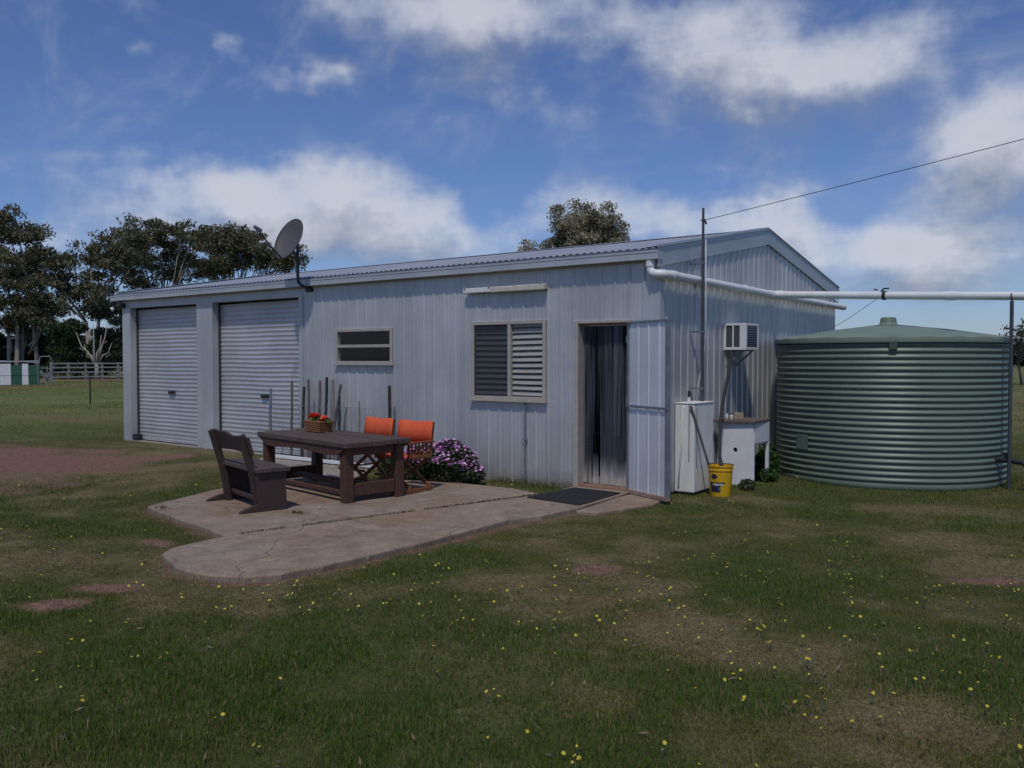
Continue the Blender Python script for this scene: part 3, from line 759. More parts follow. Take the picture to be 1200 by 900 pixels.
# ---- windows
def window_frame(a0, a1, z0, z1, t=.034, d=.04):
    b = MB(); b.box((a0-.012, -d, z0-.012), (a0+t, .03, z1+.012)); b.box((a1-t, -d, z0-.012), (a1+.012, .03, z1+.012))
    b.box((a0+t, -d+.001, z0-.012), (a1-t, .03, z0+t)); b.box((a0+t, -d+.001, z1-t), (a1-t, .03, z1+.012))
    return b
b = window_frame(*SW[:2], *SW[2:]); zm = (SW[2]+SW[3])/2
wo = b.build('window', m_alum, shed, bevel=.004)
MB().box((SW[0]+.034, -.036, zm-.018), (SW[1]-.034, .02, zm+.025)).build('mid_rail', m_alum, wo, bevel=.003)
for z0, z1 in ((SW[2]+.034, zm-.02), (zm+.025, SW[3]-.034)):
    MB().box((SW[0]+.034, -.012, z0), (SW[1]-.034, -.007, z1)).build('pane', m_glass, wo)
MB().box((SW[0]-.03, -.065, SW[2]-.03), (SW[1]+.03, -.02, SW[2]-.0125)).build('sill', m_alum, wo, bevel=.003)
b = window_frame(*LW[:2], *LW[2:]); wo = b.build('window', m_alum, shed, bevel=.004)
xm = -2.105
MB().box((xm-.024, -.036, LW[2]+.034), (xm+.024, .02, LW[3]-.034)).build('mullion', m_alum, wo, bevel=.003)
MB().box((LW[0]+.034, -.003, LW[2]+.034), (xm-.028, .001, LW[3]-.034)).build('pane', m_glass, wo)
MB().box((xm+.028, -.012, LW[2]+.034), (LW[1]-.034, -.008, LW[3]-.034)).build('pane', m_glass, wo)
MB().box((LW[0]+.034, -.026, LW[2]+.034), (xm-.028, -.024, LW[3]-.034)).build('fly_screen', m_screen, wo)
MB().box((LW[0]-.03, -.07, LW[2]-.035), (LW[1]+.03, -.02, LW[2]-.0125)).build('sill', m_alum, wo, bevel=.003)
ns = 13; pz = (LW[3]-LW[2]-.05)/ns
for k in range(ns):
    z = LW[2]+.05+pz*(k+.42); b = MB(); seg = 8
    for i in range(seg+1):
        t = i/seg; x = LW[0]+.03+(LW[1]-LW[0]-.06)*t; sag = .0035*math.sin(t*5+k*.3)
        for (yy, zz) in ((.010, -.030), (.020, -.002), (.040, .024)): b.v.append((x, yy, z+zz+sag))
    for i in range(seg):
        for q in range(2): b.f.append((i*3+q, (i+1)*3+q, (i+1)*3+q+1, i*3+q+1))
    o = b.build('blind_slat', m_slat, wo, smooth=True)
# ---- doorway
b = MB(); b.box((DO[0]-.03, -.045, .012), (DO[0]+.018, .12, DO[3]+.02)); b.box((DO[1]-.018, -.045, .012), (DO[1]+.02, .06, DO[3]+.02)); b.box((DO[0]+.018, -.044, DO[3]-.012), (DO[1]-.018, .06, DO[3]+.02))
df = b.build('door_frame', m_alum, shed, bevel=.003)
MB().box((DO[0]+.018, -.05, .012), (DO[1]-.018, .10, .055)).build('door_sill', simple('rusty_sill', (.27, .15, .11), (.19, .09, .065), rough=.8), df, bevel=.004)
MB().box((DO[0]-.06, -.03, .012), (DO[0]-.0305, -.002, DO[3]+.02)).build('door_cover_strip', m_trim, df)
# door leaf standing open, hinged on the right jamb
door = MB(); W = .72; pr = rib_profile(0.0, W); H0, H1 = .06, 1.985
for a, o in pr: door.v += [(a, -o*.75-.018, H0), (a, -o*.75-.018, H1)]
for k in range(len(pr)-1): door.f.append((2*k, 2*k+2, 2*k+3, 2*k+1))
leaf = door.build('door', galv('brightened_door_sheet', (.74, .76, .80), (.62, .64, .68), metal=.45, vary=.02), shed, loc=(DO[1]+.012, -.052, 0), rot=(0, 0, R(-25)))  # lighter copy of the wall colour, making up for weak sun on the leaf
leaf['label'] = 'ribbed metal door leaf swung wide open'
m_rustw = simple('rusty_rail', (.33, .23, .19), (.22, .13, .10), rough=.75)
b = MB(); b.box((-.004, -.034, H0), (.022, .018, H1)); b.box((W-.022, -.036, H0), (W+.006, .018, H1)); b.box((.022, -.016, H1-.035), (W-.022, .018, H1)); b.build('door_stile', m_steelpost, leaf)
MB().box((-.006, -.040, H1), (W+.008, .02, H1+.018)).build('top_rail', m_steelpost, leaf)
MB().box((-.006, -.042, H0-.03), (W+.008, .02, H0+.012)).build('bottom_rail', m_rustw, leaf)
MB().box((-.01, -.046, 1.02), (W+.02, -.0345, 1.048)).build('mid_rail', m_steelpost, leaf, bevel=.003)
for z in (.3, 1.1, 1.8): MB().tube([(-.012, -.03, z-.04), (-.012, -.03, z+.04)], .01, 8).build('hinge', m_steelpost, leaf)

# strip curtain
cur = thing('strip_curtain', 'dirty clear plastic strip curtain hanging in the open shed doorway', 'curtain', (-.72, .085, 0))
MB().box((-.335, -.01, 1.965), (.335, .02, 1.995)).build('curtain_rail', m_alum, cur)
rg = random.Random(4)
for k in range(9):
    xc = -.31+k*.0775; b = MB(); seg = 14; a = rg.uniform(-.5, .5)
    for i in range(seg+1):
        t = i/seg; z = 1.97-t*(1.97-.07); tw = a*t+.25*math.sin(t*4+k); sw = .012*math.sin(t*3+k*1.7)
        hw = .052*(1-.15*t)
        for q in (-1, -.33, .33, 1):
            b.v.append((xc+sw+q*hw*math.cos(tw), (.012 if k % 2 else -.006)+q*hw*math.sin(tw)*.6+.010*(1-q*q), z+.01*q*a*t))
    for i in range(seg):
        for q in range(3): b.f.append((i*4+q, (i+1)*4+q, (i+1)*4+q+1, i*4+q+1))
    b.build('strip', m_strip, cur, smooth=True)

# ================================================================== fittings on the shed
fl = thing('fluorescent_light', 'weathered cream batten light fixed to the wall above the blinded window', 'light', (-2.16, -.02, 2.47))
MB().box((-.645, -.045, -.03), (.645, 0, .035)).build('batten', m_cream, fl, bevel=.006)
b = MB(); b.box((-.20, -.095, -.045), (.645, -.0455, .030)); b.build('diffuser', m_cream, fl, bevel=.012)
b = MB(); b.box((-.655, -.085, -.035), (-.205, -.0455, .030)); b.build('bare_end', m_white, fl, bevel=.008)
for xx in (-.62, -.22, .20, .60): MB().box((xx-.012, -.1, .03), (xx+.012, -.02, .042)).build('clip', m_alum, fl)

fd = thing('sensor_floodlight', 'small black floodlight with white lamp at the far eave corner', 'light', (-11.42, -.03, 2.60))
MB().tube([(0, .03, 0), (0, -.04, 0)], .05, 10).build('base', m_black, fd)
MB().tube([(0, -.03, 0), (-.06, -.09, -.01), (-.12, -.12, -.03)], .016, 6).build('arm', m_black, fd)
MB().lathe([(.014, 0), (.028, .014), (.044, .05), (.042, .064)], 12, (0, 0, 0)).build('lamp', m_pvc, fd, smooth=True, loc=(-.14, -.10, -.05), rot=(R(115), 0, R(-25)))

# satellite dish
dish = thing('satellite_dish', 'dark grey satellite dish on a bent pole mounted at the eave', 'satellite dish', (-5.985, -.03, 2.685))
b = MB(); b.box((-.07, -.012, -.07), (.07, .02, .07)); b.tube([(0, 0, 0), (-.005, -.13, .015), (0, -.20, .06), (.012, -.222, .16), (.02, -.222, .36), (.015, -.222, .63)], .023, 8)
b.build('mount_pole', m_darkm, dish, smooth='angle')
dn = Vector((-.03, -.918, .37)).normalized()
M = Matrix.Translation((.0, -.38, .70)) @ dn.to_track_quat('Z', 'Y').to_matrix().to_4x4()
b = MB(); rings, nn = 7, 36
for k in range(rings+1):
    r = k/rings
    for j in range(nn):
        a = 2*math.pi*j/nn; q = M @ Vector((.305*r*math.cos(a), .335*r*math.sin(a), .075*r*r-.075)); b.v.append(tuple(q))
for k in range(rings):
    for j in range(nn): b.f.append((k*nn+j, k*nn+(j+1) % nn, (k+1)*nn+(j+1) % nn, (k+1)*nn+j))
ro = b.build('reflector', m_dish, dish, smooth=True)
s_ = ro.modifiers.new('thick', 'SOLIDIFY'); s_.thickness = .008; s_.offset = 0
b = MB(); b.tube([M @ Vector((.305*math.cos(2*math.pi*j/36), .335*math.sin(2*math.pi*j/36), .002)) for j in range(37)], .007, 5); b.build('rim', m_darkm, dish, smooth=True)
low = min((M @ Vector((.305*math.cos(a), .335*math.sin(a), 0)) for a in np.linspace(0, 6.283, 72)), key=lambda v: v.z)
foc = Vector((-.06, -.90, .80))
b = MB(); b.tube([low+Vector((.0, .02, -.005)), low+(foc-low)*.5+Vector((0, 0, -.02)), foc], .013, 6); b.build('feed_arm', m_darkm, dish)
b = MB(); b.tube([foc-dn*.07, foc-dn*.03, foc+dn*.06], [.032, .03, .026], 10); b.tube([foc, foc+Vector((0, 0, -.06))], .02, 8); b.build('receiver', m_steelpost, dish)
bk = Vector((.0, -.38, .70))-dn*.08
b = MB(); b.bar(bk, Vector((.015, -.222, .60)), .05, .08); b.bar(bk+Vector((.0, .0, -.14)), Vector((.015, -.222, .45)), .03, .03); b.box((-.015, -.25, .38), (.05, -.195, .44)); b.bar((.015, -.222, .41), (-.10, -.30, .46), .02, .02); b.build('bracket', m_darkm, dish)

# air conditioner
ac = thing('air_conditioner', 'small white box air conditioner through the gable wall', 'air conditioner', (0, 2.05, 1.69))
b = MB(); x1 = .30; hy = .22; H = .345
b.box((-.02, -hy+.012, .012), (x1-.012, hy-.012, H-.012)); b.build('core', simple('ac_core', (.075, .085, .085), (.04, .045, .045), rough=.6, scale=60, stretch=(1, 1, 8)), ac)
b = MB()
b.box((-.02, -hy, 0), (x1, hy, .035)); b.box((-.02, -hy, H-.03), (x1, hy, H))
for (xa, xb, ya, yb) in ((x1-.085, x1, -hy, -hy+.012), (x1-.012, x1, -hy+.012, -hy+.05), (x1-.012, x1, hy-.03, hy), (0.0, .03, -hy, -hy+.012), (.115, .135, -hy, -hy+.012), (x1-.1, x1-.012, hy-.012, hy), (0, .04, hy-.012, hy)):
    b.box((xa, ya, .035), (xb, yb, H-.03))
b.build('casing', m_white, ac, bevel=.004)
for k in range(9):
    z = .05+k*.03; MB().box((x1-.014, -hy+.05, z), (x1-.004, hy-.03, z+.010), None).build('louvre', m_steelpost, ac)
b = MB(); b.bar((.02, -.16, -.005), (.26, -.16, -.005), .025, .012); b.bar((.02, .16, -.005), (.26, .16, -.005), .025, .012); b.bar((.02, -.16, -.2), (.24, -.16, -.01), .02, .02); b.bar((.02, .16, -.2), (.24, .16, -.01), .02, .02); b.build('bracket', m_steelpost, ac)

# rainwater pipes
pp = thing('rainwater_pipe', 'white plastic rainwater pipe running along the gable and out over the tank', 'pipe')
pr_ = .050; xw = .095
b = MB(); b.tube([(-.075, -.066, 2.695), (-.075, -.066, 2.615)], .058, 14); b.build('gutter_outlet', m_pvc, pp, smooth='angle')
b = MB(); b.tube([(-.075, -.066, 2.64), (-.072, -.068, 2.58), (-.05, -.075, 2.545), (0.0, -.085, 2.530), (.055, -.070, 2.527), (.085, -.03, 2.525), (xw, .05, 2.523)], pr_, 14); b.build('elbow', m_pvc, pp, smooth='angle')
b = MB(); b.tube([(xw, .04, 2.523), (xw, 3.38, 2.500), (xw, SD+.20, 2.487), ], pr_, 14); b.build('wall_run', m_pvc, pp, smooth='angle')
b = MB(); b.tube([(xw, .10, 2.523), (xw, .24, 2.522)], .057, 14); b.build('coupling', m_pvc, pp, smooth='angle')
b = MB(); b.tube([(xw, 3.26, 2.501), (xw, 3.52, 2.499)], .058, 14); b.tube([(xw, 3.38, 2.5), (xw+.16, 3.37, 2.493)], .058, 14); b.build('tee', m_pvc, pp, smooth='angle')
b = MB(); b.tube([(xw, 3.38, 2.50), (1.6, 3.24, 2.413), (3.1, 3.10, 2.333), (7.5, 2.70, 2.10)], .052, 14); b.build('branch', m_pvc, pp, smooth='angle')
b = MB(); b.tube([(2.38, 3.165, 2.371), (2.50, 3.155, 2.365)], .058, 14); b.build('coupling', m_pvc, pp, smooth='angle')
b = MB(); b.tube([(xw, SD+.06, 2.488), (xw, SD+.20, 2.487), (xw-.06, SD+.21, 2.50), (-.07, SD+.07, 2.60), (-.07, SD+.066, 2.695)], pr_, 12); b.build('elbow', m_pvc, pp, smooth='angle')
m_tape = m_black
b = MB(); b.tube([(1.62, 3.238, 2.412), (1.66, 3.234, 2.41)], .060, 12); b.tube([(1.60, 3.22, 2.46), (1.63, 3.22, 2.50), (1.70, 3.20, 2.50)], .012, 6); b.tube([(1.55, 3.25, 2.49), (1.50, 3.25, 2.50)], .010, 6); b.build('strap', m_tape, pp)
for yy in (.9, 2.3, 4.4, 5.7):
    MB().tube([(xw, yy-.012, 2.53-.007*yy), (xw, yy+.012, 2.53-.007*yy)], .056, 14).build('saddle_clip', m_pvc, pp)
post = thing('support_post', 'thin steel post holding up the white pipe beside the tank', 'post', (3.12, 3.09, 0))
MB().tube([(0, 0, -.2), (0, 0, 2.27)], .022, 8).build('shaft', simple('post_steel', (.075, .095, .11), (.05, .06, .07), rough=.5, metal=.3), post, smooth='angle')
b = MB(); b.tube([(0, -.07, 2.36), (0, -.06, 2.30), (0, 0, 2.268), (0, .06, 2.30), (0, .07, 2.36)], .008, 6); b.build('cradle', m_darkm, post)
tie = MB(); tie.tube([(1.55, 3.22, 2.37), (1.0, 3.9, 2.15), (.4, 4.6, 1.95), (.03, 5.0, 1.84)], .004, 4)
tag(tie.build('tie_wire', m_steelpost), 'thin tie wire slanting from the white pipe down behind the tank lid', 'wire')

# radio mast with its wire
mast = thing('aerial_mast', 'thin dark pole strapped upright against the gable wall', 'mast', (.17, .80, 0))
MB().tube([(0, 0, -.05), (0, .0, 1.7), (0, -.005, 3.37)], [.022, .020, .016], 8).build('pole', simple('mast_steel', (.085, .09, .10), (.05, .05, .055), rough=.55, metal=.3), mast, smooth='angle')
b = MB(); b.tube([(0, -.01, 3.20), (0, .06, 3.22), (0, .08, 3.19)], .012, 6); b.tube([(-.03, 0, 3.23), (.03, 0, 3.23)], .010, 6); b.build('insulator', simple('red_insulator', (.10, .025, .02), (.06, .02, .02), rough=.5), mast)
for z in (1.22, 1.9, 2.72): MB().box((-.155, -.02, z-.012), (.02, .026, z+.012)).build('wall_bracket', m_steelpost, mast)
b = MB(); b.tube([(.02, .03, 3.0), (.025, .035, 2.0), (.01, .05, 1.75), (-.05, .13, 1.55), (-.09, .15, 1.42), (-.08, .06, 1.25), (-.1, .06, 1.07)], .006, 5); b.build('cable', m_pvc, mast, smooth=True)
P0, P1 = Vector((.17, .87, 3.24)), Vector((15.0, 2.4, 6.4))
b = MB(); b.tube([P0.lerp(P1, t)-Vector((0, 0, .25*math.sin(math.pi*t))) for t in np.linspace(0, 1, 18)], .0042, 5)
tag(b.build('aerial_wire', m_darkm), 'single dark wire stretched from the mast top out across the sky', 'wire')
ap = thing('timber_pole', 'tall grey timber pole carrying the far end of the aerial wire', 'pole', (15.0, 2.4, 0))
MB().tube([(0, 0, -.3), (0, 0, 6.6)], [.10, .07], 10).build('shaft', m_stake, ap, smooth='angle')

# small pipe under the window
b = MB(); b.tube([(-1.85, -.040, -.02), (-1.85, -.040, 1.055)], .013, 8); b.box((-1.875, -.055, .55), (-1.825, -.018, .57))
tag(b.build('drain_pipe', m_steelpost), 'thin grey drain pipe running down the wall beneath the blinded window', 'pipe')

# ================================================================== tank
tank = thing('water_tank', 'round green corrugated rainwater tank beside the gable wall', 'water tank', (*TANK_C, 0))
prof = []; nr = 23; z0, z1 = .06, 1.785; sub = 8
prof.append((TANK_R-.012, -.03)); prof.append((TANK_R-.012, .05))
for i in range(nr*sub+1):
    z = z0+(z1-z0)*i/(nr*sub); prof.append((TANK_R-.010+.010*math.cos(2*math.pi*i/sub+math.pi), z))
MB().lathe(prof, 128, capt=True).build('tank_wall', m_tank, tank, smooth=True)
b = MB(); n = 24; rr = [(TANK_R+.022, 1.775), (TANK_R+.026, 1.79), (TANK_R+.022, 1.845), (TANK_R-.10, 1.868), (.75, 1.965), (.16, 2.035)]
for k, (r, z) in enumerate(rr):
    for j in range(n*2):
        a = math.pi*j/n; cr = -.010 if (j % 2 and 2 <= k <= 4) else 0
        b.v.append((r*math.cos(a), r*math.sin(a), z+cr))
m2 = n*2
for k in range(len(rr)-1):
    for j in range(m2): b.f.append((k*m2+j, k*m2+(j+1) % m2, (k+1)*m2+(j+1) % m2, (k+1)*m2+j))
b.f.append(tuple((len(rr)-1)*m2+j for j in range(m2)))
tr_ = b.build('tank_roof', m_tankroof, tank, smooth='angle'); tr_.modifiers['split'].split_angle = R(20)
b = MB(); b.lathe([(.17, 2.01), (.12, 2.045), (.10, 2.06), (.088, 2.135), (.07, 2.14)], 20)
for j in range(8):
    a = 2*math.pi*j/8; b.bar((.108*math.cos(a), .108*math.sin(a), 2.045), (.092*math.cos(a), .092*math.sin(a), 2.13), .012, .012)
b.build('vent_cap', m_tankroof, tank, smooth='angle')
da = math.atan2(CAM.y-TANK_C[1], CAM.x-TANK_C[0])
b = MB(); b.box((TANK_R-.02, -.045, 1.69), (TANK_R+.03, .045, 1.77)); b.build('overflow_bracket', m_tankdk, tank, rot=(0, 0, da+.04))
b = MB()
for k in range(7):
    a0, a1 = -.075+k*.15/7*1.0, -.075+(k+1)*.15/7*1.0
    r_ = TANK_R+.004; b.quad((r_*math.cos(a0), r_*math.sin(a0), .40), (r_*math.cos(a1), r_*math.sin(a1), .40), (r_*math.cos(a1), r_*math.sin(a1), .60), (r_*math.cos(a0), r_*math.sin(a0), .60))
b.build('sticker', simple('faded_sticker', (.11, .17, .14), (.09, .14, .12), rough=.5), tank, rot=(0, 0, da-.77))
b = MB(); b.tube([(TANK_R-.02, 0, .34), (TANK_R+.16, 0, .34), (TANK_R+.30, 0, .33), (TANK_R+.36, 0, .27), (TANK_R+.37, 0, .05)], .032, 10); b.tube([(TANK_R+.10, 0, .34), (TANK_R+.10, 0, .42)], .02, 8); b.box((TANK_R+.05, -.012, .42), (TANK_R+.15, .012, .435)); b.build('outlet_valve', m_black, tank, smooth='angle', rot=(0, 0, R(-18)))

# ================================================================== things along the gable
cab = thing('white_cabinet', 'tall dented white metal cabinet standing against the gable next to the open door', 'cabinet', (.02, .37, 0))
m_cab = simple('stained_white_enamel', (.74, .73, .71), (.60, .585, .56), rough=.45, scale=2.2, stretch=(2, 2, .8), lo=.25, hi=.6)
b = MB(); b.box((0, 0, .02), (.245, .55, 1.05)); b.build('body', m_cab, cab, bevel=.015)
b = MB(); b.box((-.0, -.006, 1.05), (.252, .556, 1.066)); b.build('lid', m_cab, cab, bevel=.006)
b = MB(); b.box((.2445, .07, .30), (.2475, .078, 1.0)); b.box((.18, -.003, .38), (.188, .001, 1.045)); b.build('seam', m_darkm, cab)
b = MB(); b.tube([(.05, .10, .02), (.06, -.018, .1), (.10, -.020, .6), (.115, -.02, 1.0), (.12, .05, 1.07)], .011, 6); b.build('cord', m_pvc, cab, smooth=True)
b = MB(); b.box((.02, .02, -.02), (.225, .53, .0195)); b.build('plinth', m_darkm, cab)
val = thing('valve_fitting', 'white pipe stub with black cap standing up on the white cabinet', 'pipe fitting', (.14, .50, 1.066))
MB().tube([(0, 0, 0), (0, 0, .065)], .016, 8).build('stub', m_pvc, val, smooth='angle')
MB().tube([(0, 0, .065), (0, 0, .135)], [.022, .016], 8).build('cap', m_black, val, smooth='angle')

tro = thing('laundry_trough', 'old white concrete laundry trough with an open side and round drain hole', 'trough', (.10, 1.42, 0))
m_tro = simple('painted_concrete', (.70, .71, .74), (.58, .58, .60), rough=.7, scale=3, bmp=.15)
X1, Y1, TH = .47, .55, .775
b = MB()
hole = (.235, .44, .030)    # drain hole in the solid face
N_ = 20; i0 = len(b.v)
ring = [(hole[0]+hole[2]*math.cos(2*math.pi*j/N_), hole[1]+hole[2]*math.sin(2*math.pi*j/N_)) for j in range(N_)]
outer = []
for j in range(N_):
    a = 2*math.pi*j/N_; cx, cy = math.cos(a), math.sin(a); t = min((X1-hole[0])/cx if cx > 1e-6 else (hole[0]/-cx if cx < -1e-6 else 9), (TH-hole[1])/cy if cy > 1e-6 else (hole[1]/-cy if cy < -1e-6 else 9)); outer.append((hole[0]+cx*t, hole[1]+cy*t))
# snap nearest outer samples to the face corners
for c in ((0, 0), (X1, 0), (X1, TH), (0, TH)):
    j = min(range(N_), key=lambda q: (outer[q][0]-c[0])**2+(outer[q][1]-c[1])**2); outer[j] = c
for j in range(N_): b.v += [(outer[j][0], 0, outer[j][1]), (ring[j][0], 0, ring[j][1]), (ring[j][0], .035, ring[j][1])]
for j in range(N_):
    q = (j+1) % N_; b.f += [(i0+3*j, i0+3*q, i0+3*q+1, i0+3*j+1), (i0+3*j+1, i0+3*q+1, i0+3*q+2, i0+3*j+2)]
b.box((.002, .036, .0), (X1-.002, .045, TH-.002))
b.build('end_panel', m_tro, tro)
b = MB(); b.lathe([(.0295, 0), (.0295, .006)], 20); b.build('hole_dark_disc', m_black, tro, loc=(hole[0], .030, hole[1]), rot=(R(90), 0, 0))  # black disc put in for the darkness inside the hole
b = MB(); b.box((X1-.045, .046, .52), (X1, Y1, TH)); b.box((0, .046, .52), (.04, Y1, TH)); b.box((.04, Y1-.045, .5), (X1-.045, Y1, TH-.001)); b.box((.04, .046, .50), (X1-.045, Y1-.045, .53))
b.build('basin', m_tro, tro, bevel=.008)
b = MB(); b.box((X1-.04, Y1-.05, 0), (X1, Y1, .52)); b.build('leg', m_tro, tro, bevel=.006)
b = MB(); b.box((0, Y1-.05, 0), (.04, Y1, .52)); b.build('leg', m_tro, tro, bevel=.006)
b = MB(); b.tube([(.24, .25, .5), (.26, .26, .25), (.30, .30, .02)], .035, 8); b.build('waste_pipe', m_stake, tro)
brd = MB().box((-.05, -.05, 0), (X1+.02, Y1+.02, .035), Matrix.Rotation(R(2), 4, 'Z')); bo = brd.build('timber_board', m_stake, None, bevel=.006, loc=(.10, 1.42, .776))
tag(bo, 'weathered timber board lying across the white laundry trough', 'board')
for k, (xx, yy) in enumerate(((.16, 1.43), (.20, 1.47), (.255, 1.49))):
    j = thing('jar', 'little pale jar standing on the board over the trough', 'jar', (xx, yy, .812), group='jars on the trough')
    MB().lathe([(.018, 0), (.022, .01), (.022, .055), (.015, .065)], 12).build('glass_body', simple('jar_white%d' % k, (.60, .58, .50), rough=.4), j, smooth='angle')
    MB().lathe([(.017, .065), (.017, .08)], 12).build('lid', m_darkm if k != 1 else m_cream, j)
bk_ = MB().box((0, 0, 0), (.11, .07, .085), Matrix.Rotation(R(20), 4, 'Z')); o = bk_.build('timber_block', simple('pale_block', (.36, .27, .19), (.25, .18, .12), rough=.8), None, bevel=.006, loc=(.29, 1.50, .812))
tag(o, 'pale timber offcut sitting on the board over the trough', 'timber block')

# bucket, stick and hose
bu = thing('bucket', 'yellow plastic bucket with dark blue printed label in front of the white cabinet', 'bucket', (.50, .58, -.01), rz=0)
b = MB(); b.lathe([(.118, 0), (.122, .01), (.138, .30), (.146, .30), (.146, .318), (.139, .318), (.141, .345), (.150, .347), (.150, .36), (.136, .36), (.120, .03)], 36, capt=True); b.build('pail', m_yellow, bu, smooth='angle')
ba = math.atan2(CAM.y-.58, CAM.x-.50)
def wrap(b, u0, u1, v0, v1, r=.0022, seg=8, slant=0):
    # patch on the bucket wall; u angle around from the camera side, v height
    for k in range(seg):
        t0, t1 = k/seg, (k+1)/seg; P = []
        for t, v in ((t0, v0), (t1, v0), (t1, v1), (t0, v1)):
            lo, hi = (u0, u1) if v == v1 else (u0+slant*.2, u1-slant)
            a = ba+lo+(hi-lo)*t; rad = .122+(v-.01)/.29*.016+r; P.append((rad*math.cos(a), rad*math.sin(a), v))
        b.quad(*P)
b = MB(); wrap(b, -.98, .42, .055, .170, slant=.42); b.build('label_panel', m_navy, bu)
b = MB()
for k in range(12):
    a0, a1 = 2*math.pi*k/12, 2*math.pi*(k+1)/12; P = []
    for a, s in ((a0, 0), (a0, 1), (a1, 1), (a1, 0)):
        u = -.55+.30*s*math.cos(a); v = .235+.030*s*math.sin(a); ang = ba+u; rad = .122+(v-.01)/.29*.016+.0022; P.append((rad*math.cos(ang), rad*math.sin(ang), v))
    b.quad(*P)
b.build('label_badge', m_navy, bu)
# illegible white lettering on the label: the strokes that can be seen
b = MB()
rgl = random.Random(6)
for k in range(13):
    u0 = -.66+k*.072; u1 = u0+rgl.uniform(.028, .06); v0 = .128+rgl.uniform(0, .008); v1 = .160-rgl.uniform(0, .008)
    wrap(b, u0, u1, v0, v1, r=.0036, seg=2)
b.build('label_lettering', m_print, bu)
b = MB(); b.tube([(.148*math.cos(ba+1.57)*math.cos(t), .148*math.sin(ba+1.57)*math.cos(t), .345+.012*math.sin(t)) if False else (.150*math.cos(ba-1.57+t), .150*math.sin(ba-1.57+t), .362+.03*math.sin(t)) for t in np.linspace(0, math.pi, 14)], .005, 6); b.build('handle', m_darkm, bu)
st = MB(); st.tube([(.235, .345, 1.035), (.47, .55, .04)], .014, 8); tag(st.build('stick', simple('stick_wood', (.11, .105, .09), (.06, .055, .05), rough=.7)), 'long thin stick leaning from the yellow bucket against the white cabinet', 'stick')
ho = MB(); ho.tube([(.10, 1.86, 1.68), (.12, 1.80, 1.60), (.17, 1.60, 1.42), (.21, 1.36, 1.12), (.26, 1.15, .85), (.33, .93, .60), (.42, .74, .42), (.52, .60, .30), (.54, .60, .06)], .021, 8)
tag(ho.build('drain_hose', m_black, smooth=True), 'black drain hose hanging from the air conditioner into the yellow bucket', 'hose')

# door mat
dm = MB(); P = [(-1.02, -1.14), (-.99, -.25), (-.34, -.27), (-.29, -1.22)]
dm.prism(P, .039, .053)
for k in range(14):
    t = (k+.5)/14; a = Vector(P[0]).lerp(Vector(P[1]), t); c = Vector(P[3]).lerp(Vector(P[2]), t)
    dm.bar((a.x+.03, a.y, .055), (c.x-.03, c.y, .055), .03, .005)
tag(dm.build('door_mat', m_black), 'black rubber mat on the concrete in front of the doorway', 'mat')

# ================================================================== outdoor furniture
PZ = .0335
tb = thing('picnic_table', 'heavy dark timber outdoor table with plank top on the patio', 'table', (*TABLE_C, PZ), rz=-10)
L_, W_, TZ = 2.0, .86, .655
npl = 5; pw = W_/npl
rg = random.Random(8)
for k in range(npl):
    y0 = -W_/2+k*pw; dz = rg.uniform(-.004, .004); e = rg.uniform(-.012, .012)
    MB().box((-L_/2+e, y0+.004, TZ-.058+dz), (L_/2+e*.5, y0+pw-.004, TZ+dz)).build('plank', m_woodtop, tb, bevel=.008)
lx, ly = L_/2-.13, W_/2-.10
for sx in (-1, 1):
    for sy in (-1, 1):
        MB().box((sx*lx-.055, sy*ly-.055, -.001), (sx*lx+.055, sy*ly+.055, TZ-.058)).build('leg', m_wood, tb, bevel=.008)
for sy in (-1, 1):
    # apron with shaped ends
    yy = sy*(ly+.068); pts = [(-L_/2+.02, 0), (-L_/2+.20, -.085), (-.6, -.095), (0, -.07), (.6, -.095), (L_/2-.20, -.085), (L_/2-.02, 0)]
    M = Matrix.Translation((0, yy-.012, TZ-.060)) @ Matrix.Rotation(R(90), 4, 'X')
    b = MB(); b.prism(pts, -.024, .0, M); b.build('apron', m_wood, tb)
for sx in (-1, 1):
    MB().box((sx*lx-.032, -ly+.056, .06), (sx*lx+.032, ly-.056, .20)).build('end_rail', m_wood, tb, bevel=.008)
    MB().box((sx*lx-.03, -ly+.056, TZ-.150), (sx*lx+.03, ly-.056, TZ-.059)).build('cross_bearer', m_wood, tb, bevel=.006)
MB().box((-lx+.033, -.06, .10), (lx-.033, .06, .15)).build('foot_rail', m_wood, tb, bevel=.008)
MB().box((-lx+.056, -ly-.03, .075), (lx-.056, -ly+.03, .12)).build('side_rail', m_wood, tb, bevel=.008)

